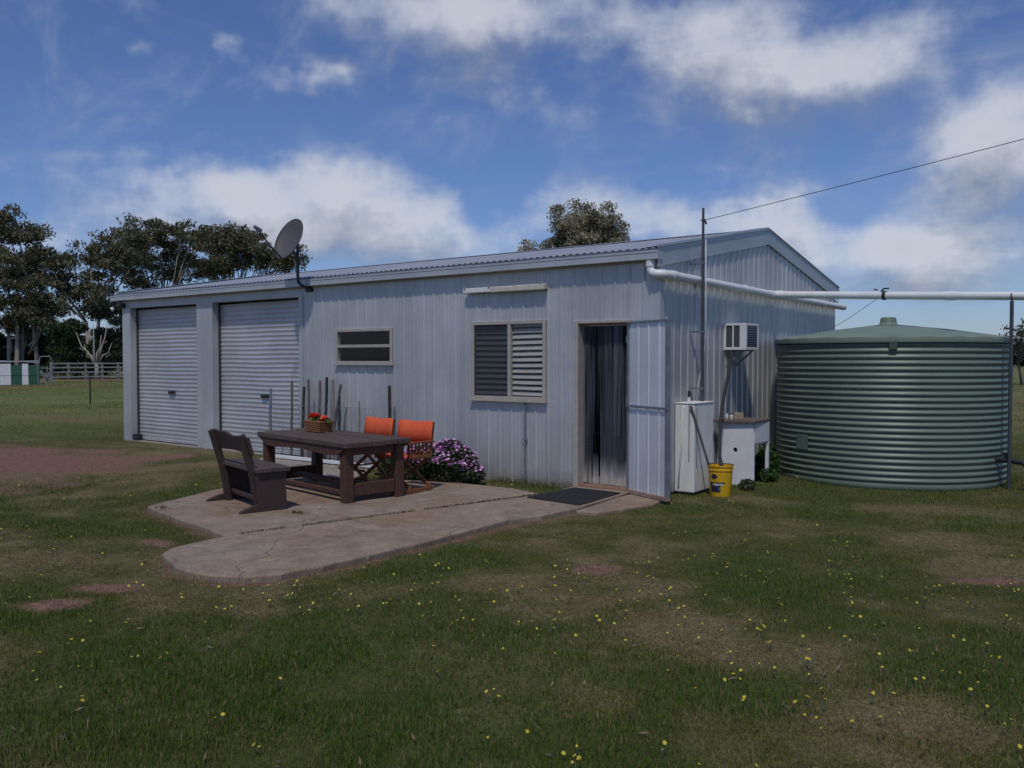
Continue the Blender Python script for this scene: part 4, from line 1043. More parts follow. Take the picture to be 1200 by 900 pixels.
m_bench = simple('dark_bench_timber', (.062, .036, .029), (.028, .018, .016), rough=.66, scale=5, stretch=(1.2, 9, 9), bmp=.35)
be = thing('bench', 'dark brown rustic timber bench with slanted backrest at the table', 'bench', (-3.13, -3.19, PZ), rz=-15)
BL = 1.02; bd = .34
def solid_xz(b, poly, x0, x1):   # polygon in (y, z) extruded along x
    M = Matrix(((0, 0, 1, 0), (1, 0, 0, 0), (0, 1, 0, 0), (0, 0, 0, 1)))
    b.prism(poly, x0, x1, M)
for sx in (-1, 1):
    x = sx*(BL/2-.03)
    b = MB(); solid_xz(b, [(-.13, 0), (.16, 0), (.165, .15), (.150, .26), (.165, .395), (-.15, .395), (-.145, .2)], x-.026, x+.026); b.build('end_panel', m_bench, be, bevel=.006)
    b = MB(); solid_xz(b, [(-.135, .0), (-.205, .395), (-.315, .77), (-.245, .79), (-.135, .41), (-.07, .0)], x-sx*.053-.026, x-sx*.053+.026); b.build('back_post', m_bench, be, bevel=.006)
    b = MB(); solid_xz(b, [(-.33, 0), (-.31, .02), (-.20, .060), (-.131, .070), (-.131, 0)], x-.026, x+.026); b.build('foot', m_bench, be, bevel=.004)
for k, (y0, y1) in enumerate(((-.165, -.005), (.004, .195))):
    b = MB(); seg = 12
    for i in range(seg+1):
        t = i/seg; xx = -BL/2-.03+(BL+.06)*t; wv = .010*math.sin(t*9+k)+.006*math.sin(t*23+k*2)
        yb = y1+(wv if k == 1 else 0)
        for (yy, zz) in ((y0, .396), (yb, .396), (yb, .438), (y0, .440)): b.v.append((xx, yy, zz))
    for i in range(seg):
        for q in range(4): b.f.append((i*4+q, (i+1)*4+q, (i+1)*4+(q+1) % 4, i*4+(q+1) % 4))
    b.f.append((0, 1, 2, 3)); b.f.append(tuple(seg*4+q for q in (3, 2, 1, 0)))
    b.build('seat_plank', m_woodtop, be, bevel=.004)
b = MB(); seg = 14; A = R(16)
for i in range(seg+1):
    t = i/seg; xx = -BL/2+.01+(BL-.02)*t; top = .775+.012*math.sin(t*7)+.010*math.sin(t*17+1)-.02*t; bot = .575+.02*math.sin(t*3.1)
    for (z, o_) in ((bot, 0), (top, 0), (top, .038), (bot, .038)):
        yy = -.205-(z-.395)*.29+.05; b.v.append((xx, yy+o_, z))
for i in range(seg):
    for q in range(4): b.f.append((i*4+q, i*4+(q+1) % 4, (i+1)*4+(q+1) % 4, (i+1)*4+q))
b.f.append((3, 2, 1, 0)); b.f.append(tuple(seg*4+q for q in range(4)))
b.build('back_board', m_bench, be, bevel=.004)
MB().box((-BL/2+.05, -.07, .075), (BL/2-.05, .03, .12)).build('stretcher', m_bench, be, bevel=.006)

def director_chair():
    t = thing('folding_chair', '', 'chair')
    w, d = .50, .42; sh, ah, bh = .405, .575, .785
    bar = lambda nme, a, c, ww, hh, mm=m_chairw: MB().bar(a, c, ww, hh).build(nme, mm, t, bevel=.003)
    for sx in (-1, 1):
        x = sx*w/2
        bar('arm_rest', (x, -d/2-.03, ah), (x, d/2+.03, ah), .05, .022)
        bar('seat_rail', (x, -d/2, sh), (x, d/2, sh), .028, .035)
        bar('foot_rail', (x, -d/2-.02, .03), (x, d/2+.02, .03), .032, .036)
        bar('back_post', (x*.985, d/2-.02, sh-.02), (x*.985, d/2+.045, bh+.015), .022, .036, m_chairw)
        bar('front_post', (x, -d/2+.02, sh), (x, -d/2+.02, ah-.01), .024, .030)
        for k in range(5):
            yy = -d/2+.075+k*.065
            bar('slat', (x, yy, sh+.016), (x, yy, ah-.011), .014, .022)
    for sy in (-1, 1):
        y = sy*(d/2-.04)
        bar('cross_leg', (-w/2, y-.013, .045), (w/2, y-.013, sh-.015), .026, .038)
        bar('cross_leg', (w/2, y+.013, .045), (-w/2, y+.013, sh-.015), .026, .038)
    bar('stretcher', (-.0, -d/2+.05, .24), (0, d/2-.05, .24), .02, .02)
    bar('front_brace', (-w/2, -d/2-.005, .20), (w/2, -d/2-.005, .20), .018, .030)
    b = MB(); n = 8
    for i in range(n+1):
        u = i/n; x = -w/2+w*u; z = sh+.018-.028*math.sin(math.pi*u)
        for yy in (-d/2+.012, 0, d/2-.012): b.v.append((x, yy, z))
    for i in range(n):
        for q in range(2): b.f.append((i*3+q, (i+1)*3+q, (i+1)*3+q+1, i*3+q+1))
    o = b.build('seat', m_canvas, t, smooth=True); m = o.modifiers.new('thick', 'SOLIDIFY'); m.thickness = .006
    b = MB()
    for i in range(n+1):
        u = i/n; x = (-w/2-.014)+(w+.028)*u; bow = -.03+.022*math.sin(math.pi*u)
        for k, z in enumerate((bh-.235, bh-.10, bh+.02)):
            b.v.append((x, d/2+.025+bow+(z-.7)*.14, z+(.006*math.sin(u*9) if k == 2 else 0)))
    for i in range(n):
        for q in range(2): b.f.append((i*3+q, (i+1)*3+q, (i+1)*3+q+1, i*3+q+1))
    o = b.build('backrest', m_canvas, t, smooth=True); m = o.modifiers.new('thick', 'SOLIDIFY'); m.thickness = .007
    return t
ch = director_chair(); ch.location = (-2.52, -1.54, PZ); ch.rotation_euler = (0, 0, R(3)); ch['label'] = 'orange canvas folding chair beside the mauve daisy bush'; ch['group'] = 'folding chairs at the table'
c2 = copy_tree(ch); c2.location = (-3.26, -1.44, PZ); c2.rotation_euler = (0, 0, R(-4)); c2['label'] = 'orange canvas folding chair between the other chair and the stakes'

# ---- leaf clouds
def leaf_mesh(name, P, size, col, rng, aspect=2.6, droop=.5, flat=False):
    n = len(P); a = rng.normal(size=(n, 3)); a[:, 2] -= droop*1.5; a /= np.linalg.norm(a, axis=1)[:, None]
    r = rng.normal(size=(n, 3)); r -= a*np.sum(r*a, 1)[:, None]; r /= np.linalg.norm(r, axis=1)[:, None]
    s = size*(.65+.7*rng.random(n)); a = a*s[:, None]*.5; r = r*(s/aspect)[:, None]*.5
    V = np.stack([P-a, P+r-a*.1, P+a, P-r-a*.1], 1)
    me = bpy.data.meshes.new(name); me.vertices.add(n*4); me.vertices.foreach_set('co', V.ravel())
    me.loops.add(n*4); me.loops.foreach_set('vertex_index', np.arange(n*4)); me.polygons.add(n); me.polygons.foreach_set('loop_start', np.arange(0, n*4, 4))
    me.update(); me.validate()
    ca = me.attributes.new('Col', 'FLOAT_COLOR', 'POINT'); c4 = np.ones((n, 4, 4)); c4[:, :, :3] = col[:, None, :]; ca.data.foreach_set('color', c4.astype(np.float32).ravel())
    return me
def ball(rng, n, c, r, hollow=.35):
    d = rng.normal(size=(n, 3)); d /= np.linalg.norm(d, axis=1)[:, None]; q = hollow+(1-hollow)*rng.random(n)**.6
    return np.array(c)+d*q[:, None]*np.array(r)

# planter on the table
pc = Vector((-3.63, -1.86))
pl_ = thing('flower_planter', 'brown basket planter with red flowers standing on the timber table', 'planter', (pc.x, pc.y, PZ+TZ+.003), rz=-10)
b = MB(); bw, bdp, bh_ = .185, .10, .135
for k in range(5):
    z0 = bh_*k/5; z1 = bh_*(k+1)/5; g_ = 1-.12*(1-k/4)
    b.box((-bw*g_, -bdp*g_, z0+.001), (bw*g_, bdp*g_, z1-.001))
b.build('basket', m_terra, pl_, bevel=.004)
rng = np.random.default_rng(3)
P = np.concatenate([ball(rng, 130, (0, 0, bh_+.01), (.17, .09, .035), .2), ball(rng, 30, (.21, 0, bh_-.0), (.06, .05, .03)), ball(rng, 20, (-.18, 0, bh_-.01), (.03, .05, .03))])
col = np.array((.12, .16, .03))*(.5+rng.random((len(P), 1)))
obj('foliage', leaf_mesh('foliage', P, .045, col, rng, 1.6, 0), pl_, m_leaf)
def flower_head(b, c, r, rg, n=6, tilt=.5):
    ax = Vector((rg.uniform(-tilt, tilt), rg.uniform(-tilt, tilt), 1)).normalized(); u = ax.orthogonal().normalized(); w = ax.cross(u); c = Vector(c)
    for k in range(n):
        a = 2*math.pi*k/n; d = u*math.cos(a)+w*math.sin(a); s = u*-math.sin(a)+w*math.cos(a)
        b.quad(c, c+d*r*.6+s*r*.32+ax*r*.15, c+d*r+ax*r*.1, c+d*r*.6-s*r*.32+ax*r*.15)
rg = random.Random(12)
for (c, r) in (((-.09, 0, .165), .042), ((-.06, -.03, .175), .040), ((-.03, .01, .18), .042), ((.0, -.02, .165), .036), ((-.10, -.03, .155), .034), ((.14, -.01, .145), .032), ((.165, .0, .15), .028)):
    b = MB(); flower_head(b, c, r*1.7, rg, 7, .7); flower_head(b, (c[0], c[1], c[2]+.012), r*1.4, rg, 6, .9); b.build('blossom', m_petal_r, pl_, loc=(-.01, 0, .012))
for (c, r) in (((.215, 0, .145), .022), ((.24, .0, .12), .02)):
    b = MB(); flower_head(b, c, r, rg, 6, .6); b.build('blossom', m_petal_o, pl_)
b = MB()
for k in range(20): b.tube([(-.08+.008*k, 0, .1), (-.1+.01*k, rg.uniform(-.04, .04), .15)], .002, 4)
b.build('stems', m_tankdk, pl_)

# ---- garden bed against the wall: stakes, wire netting, edging, plants
SY = -.22
stakes = [(-6.70, 1.11, .022, .0, 'steel', 'grey steel stake at the roller door end of the wire netting'),
          (-6.17, 1.24, .020, .01, 'grey', 'grey timber stake in the netting, next along from the steel one'),
          (-5.95, 1.15, .026, .05, 'dark', 'thick dark stake leaning slightly in the netting in front of the flashing'),
          (-5.81, 1.26, .022, .0, 'grey', 'straight grey timber stake just beside the thick dark leaning stake'),
          (-5.55, 1.25, .024, -.02, 'grey', 'grey timber stake tied together with the tallest dark stake'),
          (-5.44, 1.30, .026, .04, 'dark', 'tallest dark stake in the garden bed under the small window'),
          (-5.27, 1.27, .030, .0, 'pale', 'broad pale stake right beside the tallest dark stake'),
          (-5.12, 1.10, .024, .0, 'dark', 'short dark stake behind the flower planter'),
          (-5.15, 1.20, .022, .30, 'grey', 'grey stake leaning across the short dark stake'),
          (-4.67, .97, .016, .0, 'pale', 'thin short pale stake near the planter end of the netting'),
          (-4.08, 1.20, .026, -.05, 'dark', 'dark stake standing behind the orange chairs')]
m_stakep = simple('pale_stake', (.27, .24, .22), (.18, .155, .14), rough=.85, scale=7, stretch=(9, 9, .8), bmp=.4)
rg = random.Random(21)
for (x, h, r, lean, kind, lab) in stakes:
    t = thing('garden_stake', lab, 'stake', (x-lean*.7, SY+rg.uniform(-.02, .04), 0), group='stakes in the garden bed')
    b = MB(); n = 7; pts = []
    for i in range(n):
        q = i/(n-1); pts.append((lean*q*h*.75+rg.uniform(-.006, .006), rg.uniform(-.006, .006)+.02*q, -.1+(h+.1)*q))
    b.tube(pts, [r*(1.05-.25*i/n+rg.uniform(-.06, .06)) for i in range(n)], 7); b.build('shaft', {'steel': m_steelpost, 'grey': m_stake, 'dark': m_stakedk, 'pale': m_stakep}[kind], t, smooth='angle')
    if kind == 'dark': MB().tube([(pts[-2][0]+.002, pts[-2][1]-.01, pts[-2][2]), (pts[-2][0]+.045, pts[-2][1]-.02, pts[-2][2]-.10)], r*.45, 6).build('snag', m_stakedk, t)
net = MB(); nx = 62; cell = 2.42/nx; zh = .84
for i in range(nx+1):
    x = -6.71+cell*i; pts = []
    for k in range(25):
        z = .03+zh*k/24; s = 1 if ((k//2)+i) % 2 else -1
        pts.append((x+s*cell*.24, SY-.035+.006*math.sin(x*7+z*5), z))
    net.tube(pts, .0022, 3, cap=False)
net.tube([(-6.71, SY-.035, .87), (-4.29, SY-.035, .87)], .002, 4); net.tube([(-6.71, SY-.035, .45), (-4.29, SY-.035, .46)], .002, 4)
tag(net.build('wire_netting', m_steelpost), 'fine wire netting strung along the garden stakes against the wall', 'netting')
ed = MB().box((-6.72, -.335, .034), (-4.25, -.305, .085)); tag(ed.build('edging_board', m_pvc, None, bevel=.004, rot=(0, 0, 0)), 'long low white edging board at the foot of the stakes', 'edging')

def bush(name, label, cat, base, lobes, nleaf, size, c1, c2, seed, flowers=None):
    rng = np.random.default_rng(seed); rg = random.Random(seed)
    t = thing(name, label, cat, base)
    P = np.concatenate([ball(rng, int(nleaf*w), c, r, .3) for c, r, w in lobes]); P = P[P[:, 2] > .0]
    tt = rng.random((len(P), 1)); col = np.array(c1)*(1-tt)+np.array(c2)*tt
    obj('foliage', leaf_mesh('foliage', P, size, col, rng, 2.4, -.25), t, m_leaf)
    b = MB()
    for c, r, w in lobes:
        for k in range(5): b.tube([(c[0]*.4+rg.uniform(-.04, .04), c[1]*.4+rg.uniform(-.04, .04), 0), (c[0]+rg.uniform(-.5, .5)*r[0], c[1]+rg.uniform(-.5, .5)*r[1], c[2]+r[2]*.4)], [.008, .004], 5)
    b.build('stems', m_barkd, t)
    if flowers:
        for mat, n, zlo in flowers:
            b = MB()
            for k in range(n):
                c, r, w = rg.choices(lobes, [q[2] for q in lobes])[0]
                d = Vector((rg.gauss(0, 1), rg.gauss(-.5, 1), abs(rg.gauss(.5, .8)))).normalized()
                p = (c[0]+d.x*r[0]*1.03, c[1]+d.y*r[1]*1.03, c[2]+d.z*r[2]*1.05)
                if p[2] < zlo and rg.random() < .8: continue
                flower_head(b, p, rg.uniform(.015, .026), rg, 7, 1.0)
            stuff(b.build('flowers', mat, t))
    return t
bush('daisy_bush', 'bushy plant covered in mauve daisies growing beside the orange chair', 'flowering bush', (-2.62, -.50, 0),
     [((.02, 0, .25), (.32, .24, .23), 1.0), ((-.40, -.02, .25), (.32, .22, .24), .9), ((.26, .03, .12), (.18, .16, .13), .5), ((-.10, .03, .40), (.20, .15, .15), .45), ((-.62, -.05, .20), (.25, .2, .22), .6)],
     4200, .042, (.022, .045, .014), (.075, .10, .05), 31, [(m_petal_p, 520, .20), (m_petal_w, 230, .10)])
bush('leafy_plant', 'low dark green leafy plant growing under the folding chairs', 'plant', (-3.55, -.62, 0),
     [((0, 0, .14), (.30, .22, .16), 1), ((.38, .02, .11), (.22, .18, .12), .6)], 1300, .055, (.025, .050, .012), (.07, .11, .03), 32)
# weeds beside the tank and trough
bush('tank_weeds', 'rank green weeds in the corner between the trough and the tank', 'weeds', (.45, 2.20, 0),
     [((0, 0, .17), (.16, .22, .22), 1), ((.12, -.25, .08), (.12, .12, .10), .4), ((-.1, .3, .22), (.14, .2, .24), .6)], 1500, .055, (.020, .055, .010), (.05, .10, .02), 33)
bush('tank_shrub', 'dark leafy shrub at the outer side of the tank behind the post', 'shrub', (3.75, 3.55, 0),
     [((0, 0, .18), (.36, .4, .24), 1), ((.45, .1, .22), (.36, .4, .26), 1)], 2600, .06, (.014, .030, .010), (.04, .065, .02), 34)
bush('bucket_weeds', 'small tuft of weeds between the yellow bucket and the trough', 'weeds', (.60, 1.15, 0),
     [((0, 0, .05), (.10, .12, .08), 1)], 350, .05, (.03, .055, .015), (.09, .09, .04), 35)

# ---- lawn flowers, joint weeds, wall-foot tufts, fallen debris
def lawn_extras():
    rng = np.random.default_rng(71); rg = random.Random(71); cx, cy = CAM.x, CAM.y; a0 = math.atan2(math.cos(R(YAW)), -math.sin(R(YAW)))
    b = MB(); s = MB(); count = 0
    while count < 950:
        r = math.sqrt(rng.random()*(12.5**2-2.2**2)+2.2**2) if rng.random() < .55 else rng.uniform(2.2, 7.0)
        a = a0+rng.uniform(-.62, .62)
        x, y = cx+r*math.cos(a), cy+r*math.sin(a)
        k = fbm(np.array([x*.7+5]), np.array([y*.7+2]), 3)[0]
        if rng.random() > max(.06, min(1, (k-.38)*4)): continue
        X, Y = np.array([x]), np.array([y]); dirt, dry, lush = ground_fields(X, Y)
        if dirt[0] > .5 or any(poly_mask(X, Y, P)[0] < .03 for P in (SLAB_A, SLAB_B, SLAB_C, SLAB_D)) or (y > -.1 and x < .7) or math.hypot(x-TANK_C[0], y-TANK_C[1]) < TANK_R+.05: continue
        z = float(ground_z(X, Y)[0]); 
        for q in range(rg.choice((1, 1, 1, 2, 3))):
            xx, yy = x+rg.gauss(0, .03)*(q > 0), y+rg.gauss(0, .03)*(q > 0); h = rg.uniform(.035, .075)
            flower_head(b, (xx, yy, z+h), rg.uniform(.005, .0115), rg, 6, .9); s.tube([(xx, yy, z), (xx, yy, z+h)], .0012, 3, cap=False)
            count += 1
    f = b.build('lawn_flowers', simple('yellow_petal', (.52, .46, .04), (.42, .35, .02), rough=.6)); tag(f, 'small yellow wildflowers scattered through the lawn', 'flowers'); stuff(f)
    s.build('stalks', m_tankdk, f)
    # weeds in the joint between the slabs and along the wall foot
    P = []; J = [(-1.95, -4.35), (-1.60, -3.01), (-1.285, -1.765), (-1.05, -.79)]
    for i in range(3):
        for k in range(420):
            t = rg.random()
            if fbm(np.array([t*6+i*9]), np.array([3.3]), 2)[0] < .34: continue
            P.append((J[i][0]+(J[i+1][0]-J[i][0])*t+rg.gauss(0, .008), J[i][1]+(J[i+1][1]-J[i][1])*t+rg.gauss(0, .008), .035))
    n1 = len(P)
    for k in range(420): P.append((rg.uniform(-2.3, -1.15), rg.uniform(-.55, -.03)*rg.random(), -.005))
    for k in range(120): P.append((-2.28+rg.gauss(0, .05), -3.28+rg.gauss(0, .03), .045))
    for k in range(60): P.append((-3.62+rg.gauss(0, .04), -3.93+rg.gauss(0, .03), .045))
    P = np.array(P); n = len(P); rr = np.random.default_rng(5); h = np.full(n, .010)+.018*rr.random(n); h[n1:n1+420] = .04+.11*rr.random(420)**2
    t = rr.random((n, 1)); col = np.array((.035, .06, .015))*(1-t)+np.array((.13, .12, .05))*t
    stuff(tag(blades('joint_weeds', P[:, 0], P[:, 1], P[:, 2], h, np.full(n, .007), col, rr, 1.1), 'sparse weeds sprouting from slab joints and the foot of the wall', 'weeds'))
    # dry leaf litter and straw on the lawn
    Q = []
    while len(Q) < 900:
        r = rng.uniform(2.2, 11); a = a0+rng.uniform(-.65, .65); x, y = cx+r*math.cos(a), cy+r*math.sin(a)
        if (y > -.1 and x < .7) or math.hypot(x-TANK_C[0], y-TANK_C[1]) < TANK_R+.05 or any(poly_mask(np.array([x]), np.array([y]), P_)[0] < 0 for P_ in (SLAB_A, SLAB_B, SLAB_C)): continue
        Q.append((x, y, float(ground_z(np.array([x]), np.array([y]))[0])+rg.uniform(.012, .03)))
    Q = np.array(Q); t = rr.random((len(Q), 1)); col = np.array((.26, .21, .14))*t+np.array((.11, .075, .05))*(1-t)
    me = leaf_mesh('leaf_litter', Q, .04, col, rr, 4.5, 0); stuff(tag(obj('leaf_litter', me, None, m_grass), 'dry leaves and straw scattered over the lawn', 'leaf litter'))
lawn_extras()

# ================================================================== background
def along(px, D, z=0):      # point at distance D on the ground in the compass direction of a bearing
    a = math.atan((px-600)/1003); th = R(YAW)-a
    return Vector((CAM.x-math.sin(th)*D, CAM.y+math.cos(th)*D, z))
# white and green panel row
p0, p1 = along(-87, 59), along(47, 59)
dx = (p1-p0); Lp = dx.length; ang = math.degrees(math.atan2(dx.y, dx.x))
pf = thing('panel_pen', 'low row of green and white sheet panels below the gum trees', 'pen', p0, rz=ang)
x = 0; k = 0
ws = [1.3, 1.0, .8, 1.0, .9, .8, .78, .48, .85]
sc = Lp/sum(ws); cols = ['g', 'w', 'g', 'w', 'g', 'w', 'g', 'w', 'g']
cols = ['g', 'w', 'g', 'w', 'g', 'w', 'g', 'w', 'g']
for w_, c_ in zip(ws, cols):
    w_ *= sc; hh = 1.30 if c_ == 'w' else 1.22
    b = MB(); b.box((x+.01, -.03, .05), (x+w_-.01, .03, hh)); b.box((x+.01, -.045, .62), (x+w_-.01, -.0305, .68)); b.build('panel', m_pvc if c_ == 'w' else m_gpanel, pf); x += w_
b = MB(); b.tube([(0, .02, 1.36), (Lp*.5, .02, 1.40), (Lp, .02, 1.45)], .05, 6); b.tube([(Lp*.5, .3, 1.5), (Lp, .2, 1.35)], .04, 6); b.build('top_rail', m_steelpost, pf)
# steel yard frame
yf = thing('yard_frame', 'tangle of bent galvanised yard panels next to the green panel pen', 'yard panels', along(53, 58.6), rz=ang)
b = MB(); b.tube([(-.35, 0, 0), (-.42, 0, 1.0), (-.25, 0, 1.72), (.25, 0, 1.75), (.42, 0, 1.35), (.3, 0, 1.0), (-.2, 0, 1.05)], .035, 6); b.build('hoop', m_steelpost, yf)
rg = random.Random(2)
for k in range(9):
    a = (rg.uniform(-.5, .1), rg.uniform(-.2, .2), rg.uniform(0, .2)); c = (rg.uniform(.1, .55), rg.uniform(-.2, .2), rg.uniform(.7, 1.3))
    if k % 2: a, c = (c[0], a[1], a[2]), (a[0], c[1], c[2])
    b = MB(); b.tube([a, c], .028, 6); b.build('bar', m_steelpost if k % 3 else m_railw, yf)
# post and rail fence
def rail_fence(A, B, label, n, rails):
    d = B-A; ang = math.degrees(math.atan2(d.y, d.x)); t = thing('rail_fence', label, 'fence', A, rz=ang); Ln = d.length
    pm = MB().box((-.06, -.06, -.2), (.06, .06, 1.35)).mesh('post'); pm.materials.append(m_railw)
    for k in range(n+1): obj('post', pm, t, None, (Ln*k/n, 0, 0))
    rmh = MB().box((0.005, -.09, -.045), (Ln/n-.005, -.06, .045)).mesh('rail'); rmh.materials.append(m_railw)
    for k in range(n):
        for z in rails: obj('rail', rmh, t, None, (Ln*k/n, 0, z))
rail_fence(along(60, 66), along(330, 74), 'weathered grey post and rail stockyard fence in front of the trees', 16, (.35, .68, 1.0, 1.28))
sp_ = thing('star_picket', 'lone dark steel picket standing in the paddock', 'picket', (-25.6, 6.5, 0))
b = MB(); b.bar((0, 0, -.2), (0, 0, .95), .045, .012, (0, 1, 0)); b.bar((0, .02, -.2), (0, .02, .95), .012, .04, (0, 1, 0)); b.build('shaft', m_darkm, sp_)

def gum(name, label, cat, base, clumps, seed, dens=260, rr=(1.4, 1.0), leaf=.30, bark=None, cols=None, trunks=1, depth=1.6, spread=.25, group=None, tr=.22, dup=2, zs=1.0):
    rng = np.random.default_rng(seed); rg = random.Random(seed)
    t = thing(name, label, cat, base, rz=YAW, group=group); bark = bark or m_bark; clumps = [(x, z*zs) for x, z in clumps]
    cols = cols or ((.062, .072, .036), (.155, .155, .085), (.19, .125, .075))
    P = []; T = MB(); H = max(c[1] for c in clumps)
    roots = [(rg.uniform(-spread, spread)*k*2, rg.uniform(-.4, .4)*k) for k in range(trunks)]
    forks = []
    for (rx, ry) in roots:
        fx, fz = rx+rg.uniform(-.5, .5), H*rg.uniform(.34, .46)
        pts = [(rx, ry, -.3), (rx+(fx-rx)*.3+rg.uniform(-.1, .1), ry, fz*.4), (fx, ry, fz)]
        T.tube(pts, [tr, tr*.8, tr*.62], 8); forks.append((Vector(pts[-1]), rx))
    for ci, (cx, cz) in enumerate(clumps):
        for k in range(dup):
            c = Vector((cx+rg.gauss(0, .35)*(k > 0), rg.uniform(-depth, depth), cz+rg.gauss(0, .25)*(k > 0)))
            s = rg.uniform(.72, 1.15); r = (rr[0]*s, rr[0]*s, rr[1]*s)
            for q in range(5):   # each clump is a handful of sprays
                o = Vector((rg.gauss(0, .5)*r[0], rg.gauss(0, .5)*r[1], rg.gauss(.1, .42)*r[2])); f_ = rg.uniform(.45, .80)
                P.append(ball(rng, int(dens/2.6*s), c+o, (r[0]*f_, r[1]*f_, r[2]*f_*.8), .1))
            f0, _ = min(forks, key=lambda f: (f[0]-c).length)
            start = f0 if c.z > f0.z+.3 else Vector((f0.x*.8, f0.y, max(.4, c.z*.45)))
            mid = start.lerp(c, .5)+Vector((rg.gauss(0, .25), rg.gauss(0, .2), rg.uniform(-.5, .1)))
            if k == 0 or rg.random() < .5:
                T.tube([start, start.lerp(mid, .5)+Vector((rg.gauss(0, .12), 0, rg.gauss(0, .1))), mid, c], [tr*.42, tr*.34, tr*.25, tr*.10], 6)
                for q in range(3): T.tube([mid.lerp(c, .3+.2*q), c+Vector((rg.gauss(0, .6)*r[0], rg.gauss(0, .6)*r[1], rg.gauss(0, .4)*r[2]))], [tr*.12, tr*.05], 4)
    P = np.concatenate(P); n = len(P); u = rng.random((n, 1)); w = rng.random(n) < .16
    # tufts share a tone: young growth is paler, some sprays are reddish
    tone = fbm(P[:, 0]*1.1+seed, P[:, 2]*1.1+P[:, 1]*.7, 3)[:, None]
    u = np.clip(u*.6+(tone-.5)*1.6+.2, 0, 1)
    col = np.array(cols[0])*(1-u)+np.array(cols[1])*u; col[w] = np.array(cols[2])*(.6+.6*rng.random((w.sum(), 1)))
    T.build('trunk', bark, t, smooth=True)
    obj('crown', leaf_mesh('crown', P, leaf, col, rng, 2.4, .7), t, m_leaf)
    return t
G_ = 'gum trees behind the stockyard'
A_ = [(-1.0, 13.4), (-0.2, 12.0), (0.6, 12.2), (-0.6, 9.4), (1.0, 9.6), (1.8, 10.2), (-0.8, 8.0), (0.6, 8.2), (-0.2, 6.4), (1.6, 6.4), (3.0, 6.2), (0.6, 4.8), (2.6, 4.8), (-0.8, 4.8), (2.2, 7.8), (-1.8, 11), (-2.4, 8), (-2.6, 5.4)]
B_ = [(-3.0, 10.4), (-2.0, 10.0), (-0.4, 11.4), (-0.4, 9.2), (-4.4, 9.4), (-3.0, 8.8), (-2.4, 7.4), (-1.0, 7.2), (0.4, 7.6), (2.2, 12.2), (3.2, 12.6), (1.8, 11.2), (3.3, 10.4), (2.2, 9.6), (0.8, 10.2), (0.8, 5.8), (1.6, 6.6)]
C_ = [(-1.5, 12.9), (-1.9, 11.4), (-0.4, 11.0), (0.8, 13.7), (2.3, 13.7), (0.2, 12.7), (3.0, 13.1), (1.7, 11.4), (0.4, 9.7), (-2.8, 9.1), (-3.6, 7.0)]
D_ = [(-2.5, 13.8), (-0.9, 14.0), (-2.7, 11.1), (-1.6, 10.9), (-0.3, 11.1), (0.6, 14.0), (1.5, 13.3), (2.2, 13.8), (-0.7, 12.7), (0.7, 13.9), (2.2, 13.5), (3.7, 12.5), (3.5, 11.4), (5.6, 11.5), (6.6, 11.6), (1.4, 11.6)]
E_ = [(-1.0, 4.3), (0, 3.9), (-1.7, 3.5), (-0.6, 2.8), (0.7, 3.5), (-2.1, 2.4), (0.9, 2.2), (-0.4, 1.6), (-1.6, 1.2), (.6, 1.0), (1.8, 2.6), (1.6, 1.2)]
F_ = [(-0.4, 5.6), (-0.7, 4.5), (0.0, 3.4), (-1.1, 3.1), (0.0, 2.2), (0.7, 4.5), (1.4, 3.0), (-1.4, 1.6), (1.2, 1.4)]
gum('gum_tree', 'tall gum tree with several pale trunks behind the white and green panels', 'tree', along(18, 80), A_, 41, zs=.955, dup=3, depth=2.2, trunks=5, spread=.45, group=G_, tr=.20)
gum('gum_tree', 'spreading gum tree with open forked white limbs behind the rail fence', 'tree', along(113, 80), B_, 42, zs=.955, dup=2, depth=2.0, trunks=2, spread=.3, group=G_)
gum('gum_tree', 'tall dense gum tree rising over the far end of the shed roof', 'tree', along(190, 85), C_, 43, zs=.955, dup=3, depth=2.2, trunks=2, group=G_, spread=.5)
gum('gum_tree', 'wide gum tree whose crown shows behind the satellite dish', 'tree', along(268, 90), D_, 44, zs=.955, dup=3, depth=2.2, trunks=3, group=G_, spread=.6)
gum('gum_tree', 'gum tree with bunched trunks at the open edge of the tree line', 'tree', along(-75, 82), [(x*1.2, z*.95) for x, z in A_], 45, zs=.955, dup=3, depth=2.2, trunks=3, spread=.5, group=G_)
gum('evergreen_shrub', 'dense deep green rounded shrub under the gum trees', 'shrub', along(88, 76), E_, 46, dens=420, rr=(1.0, .8), leaf=.22, bark=m_barkd, cols=((.012, .030, .010), (.035, .070, .022), (.02, .045, .015)), tr=.1)
gum('evergreen_shrub', 'dark tall shrub beside the far corner of the shed', 'shrub', along(146, 74), F_, 47, dens=420, rr=(1.0, .8), leaf=.24, bark=m_barkd, cols=((.012, .022, .010), (.030, .048, .022), (.03, .035, .02)), tr=.12)
gum('evergreen_shrub', 'brownish low scrub between the gum trunks behind the panels', 'shrub', along(30, 86), [(x*1.6, z*.75) for x, z in E_], 48, dens=380, rr=(1.1, .8), leaf=.24, bark=m_barkd, cols=((.016, .020, .010), (.040, .042, .022), (.06, .04, .025)), tr=.1)
gum('evergreen_shrub', 'dull green scrub beyond the rail fence between two gum trees', 'shrub', along(190, 86), [(x*1.8, z*.8) for x, z in E_], 49, dens=380, rr=(1.1, .8), leaf=.24, bark=m_barkd, cols=((.014, .022, .010), (.038, .048, .022), (.05, .04, .025)), tr=.1)
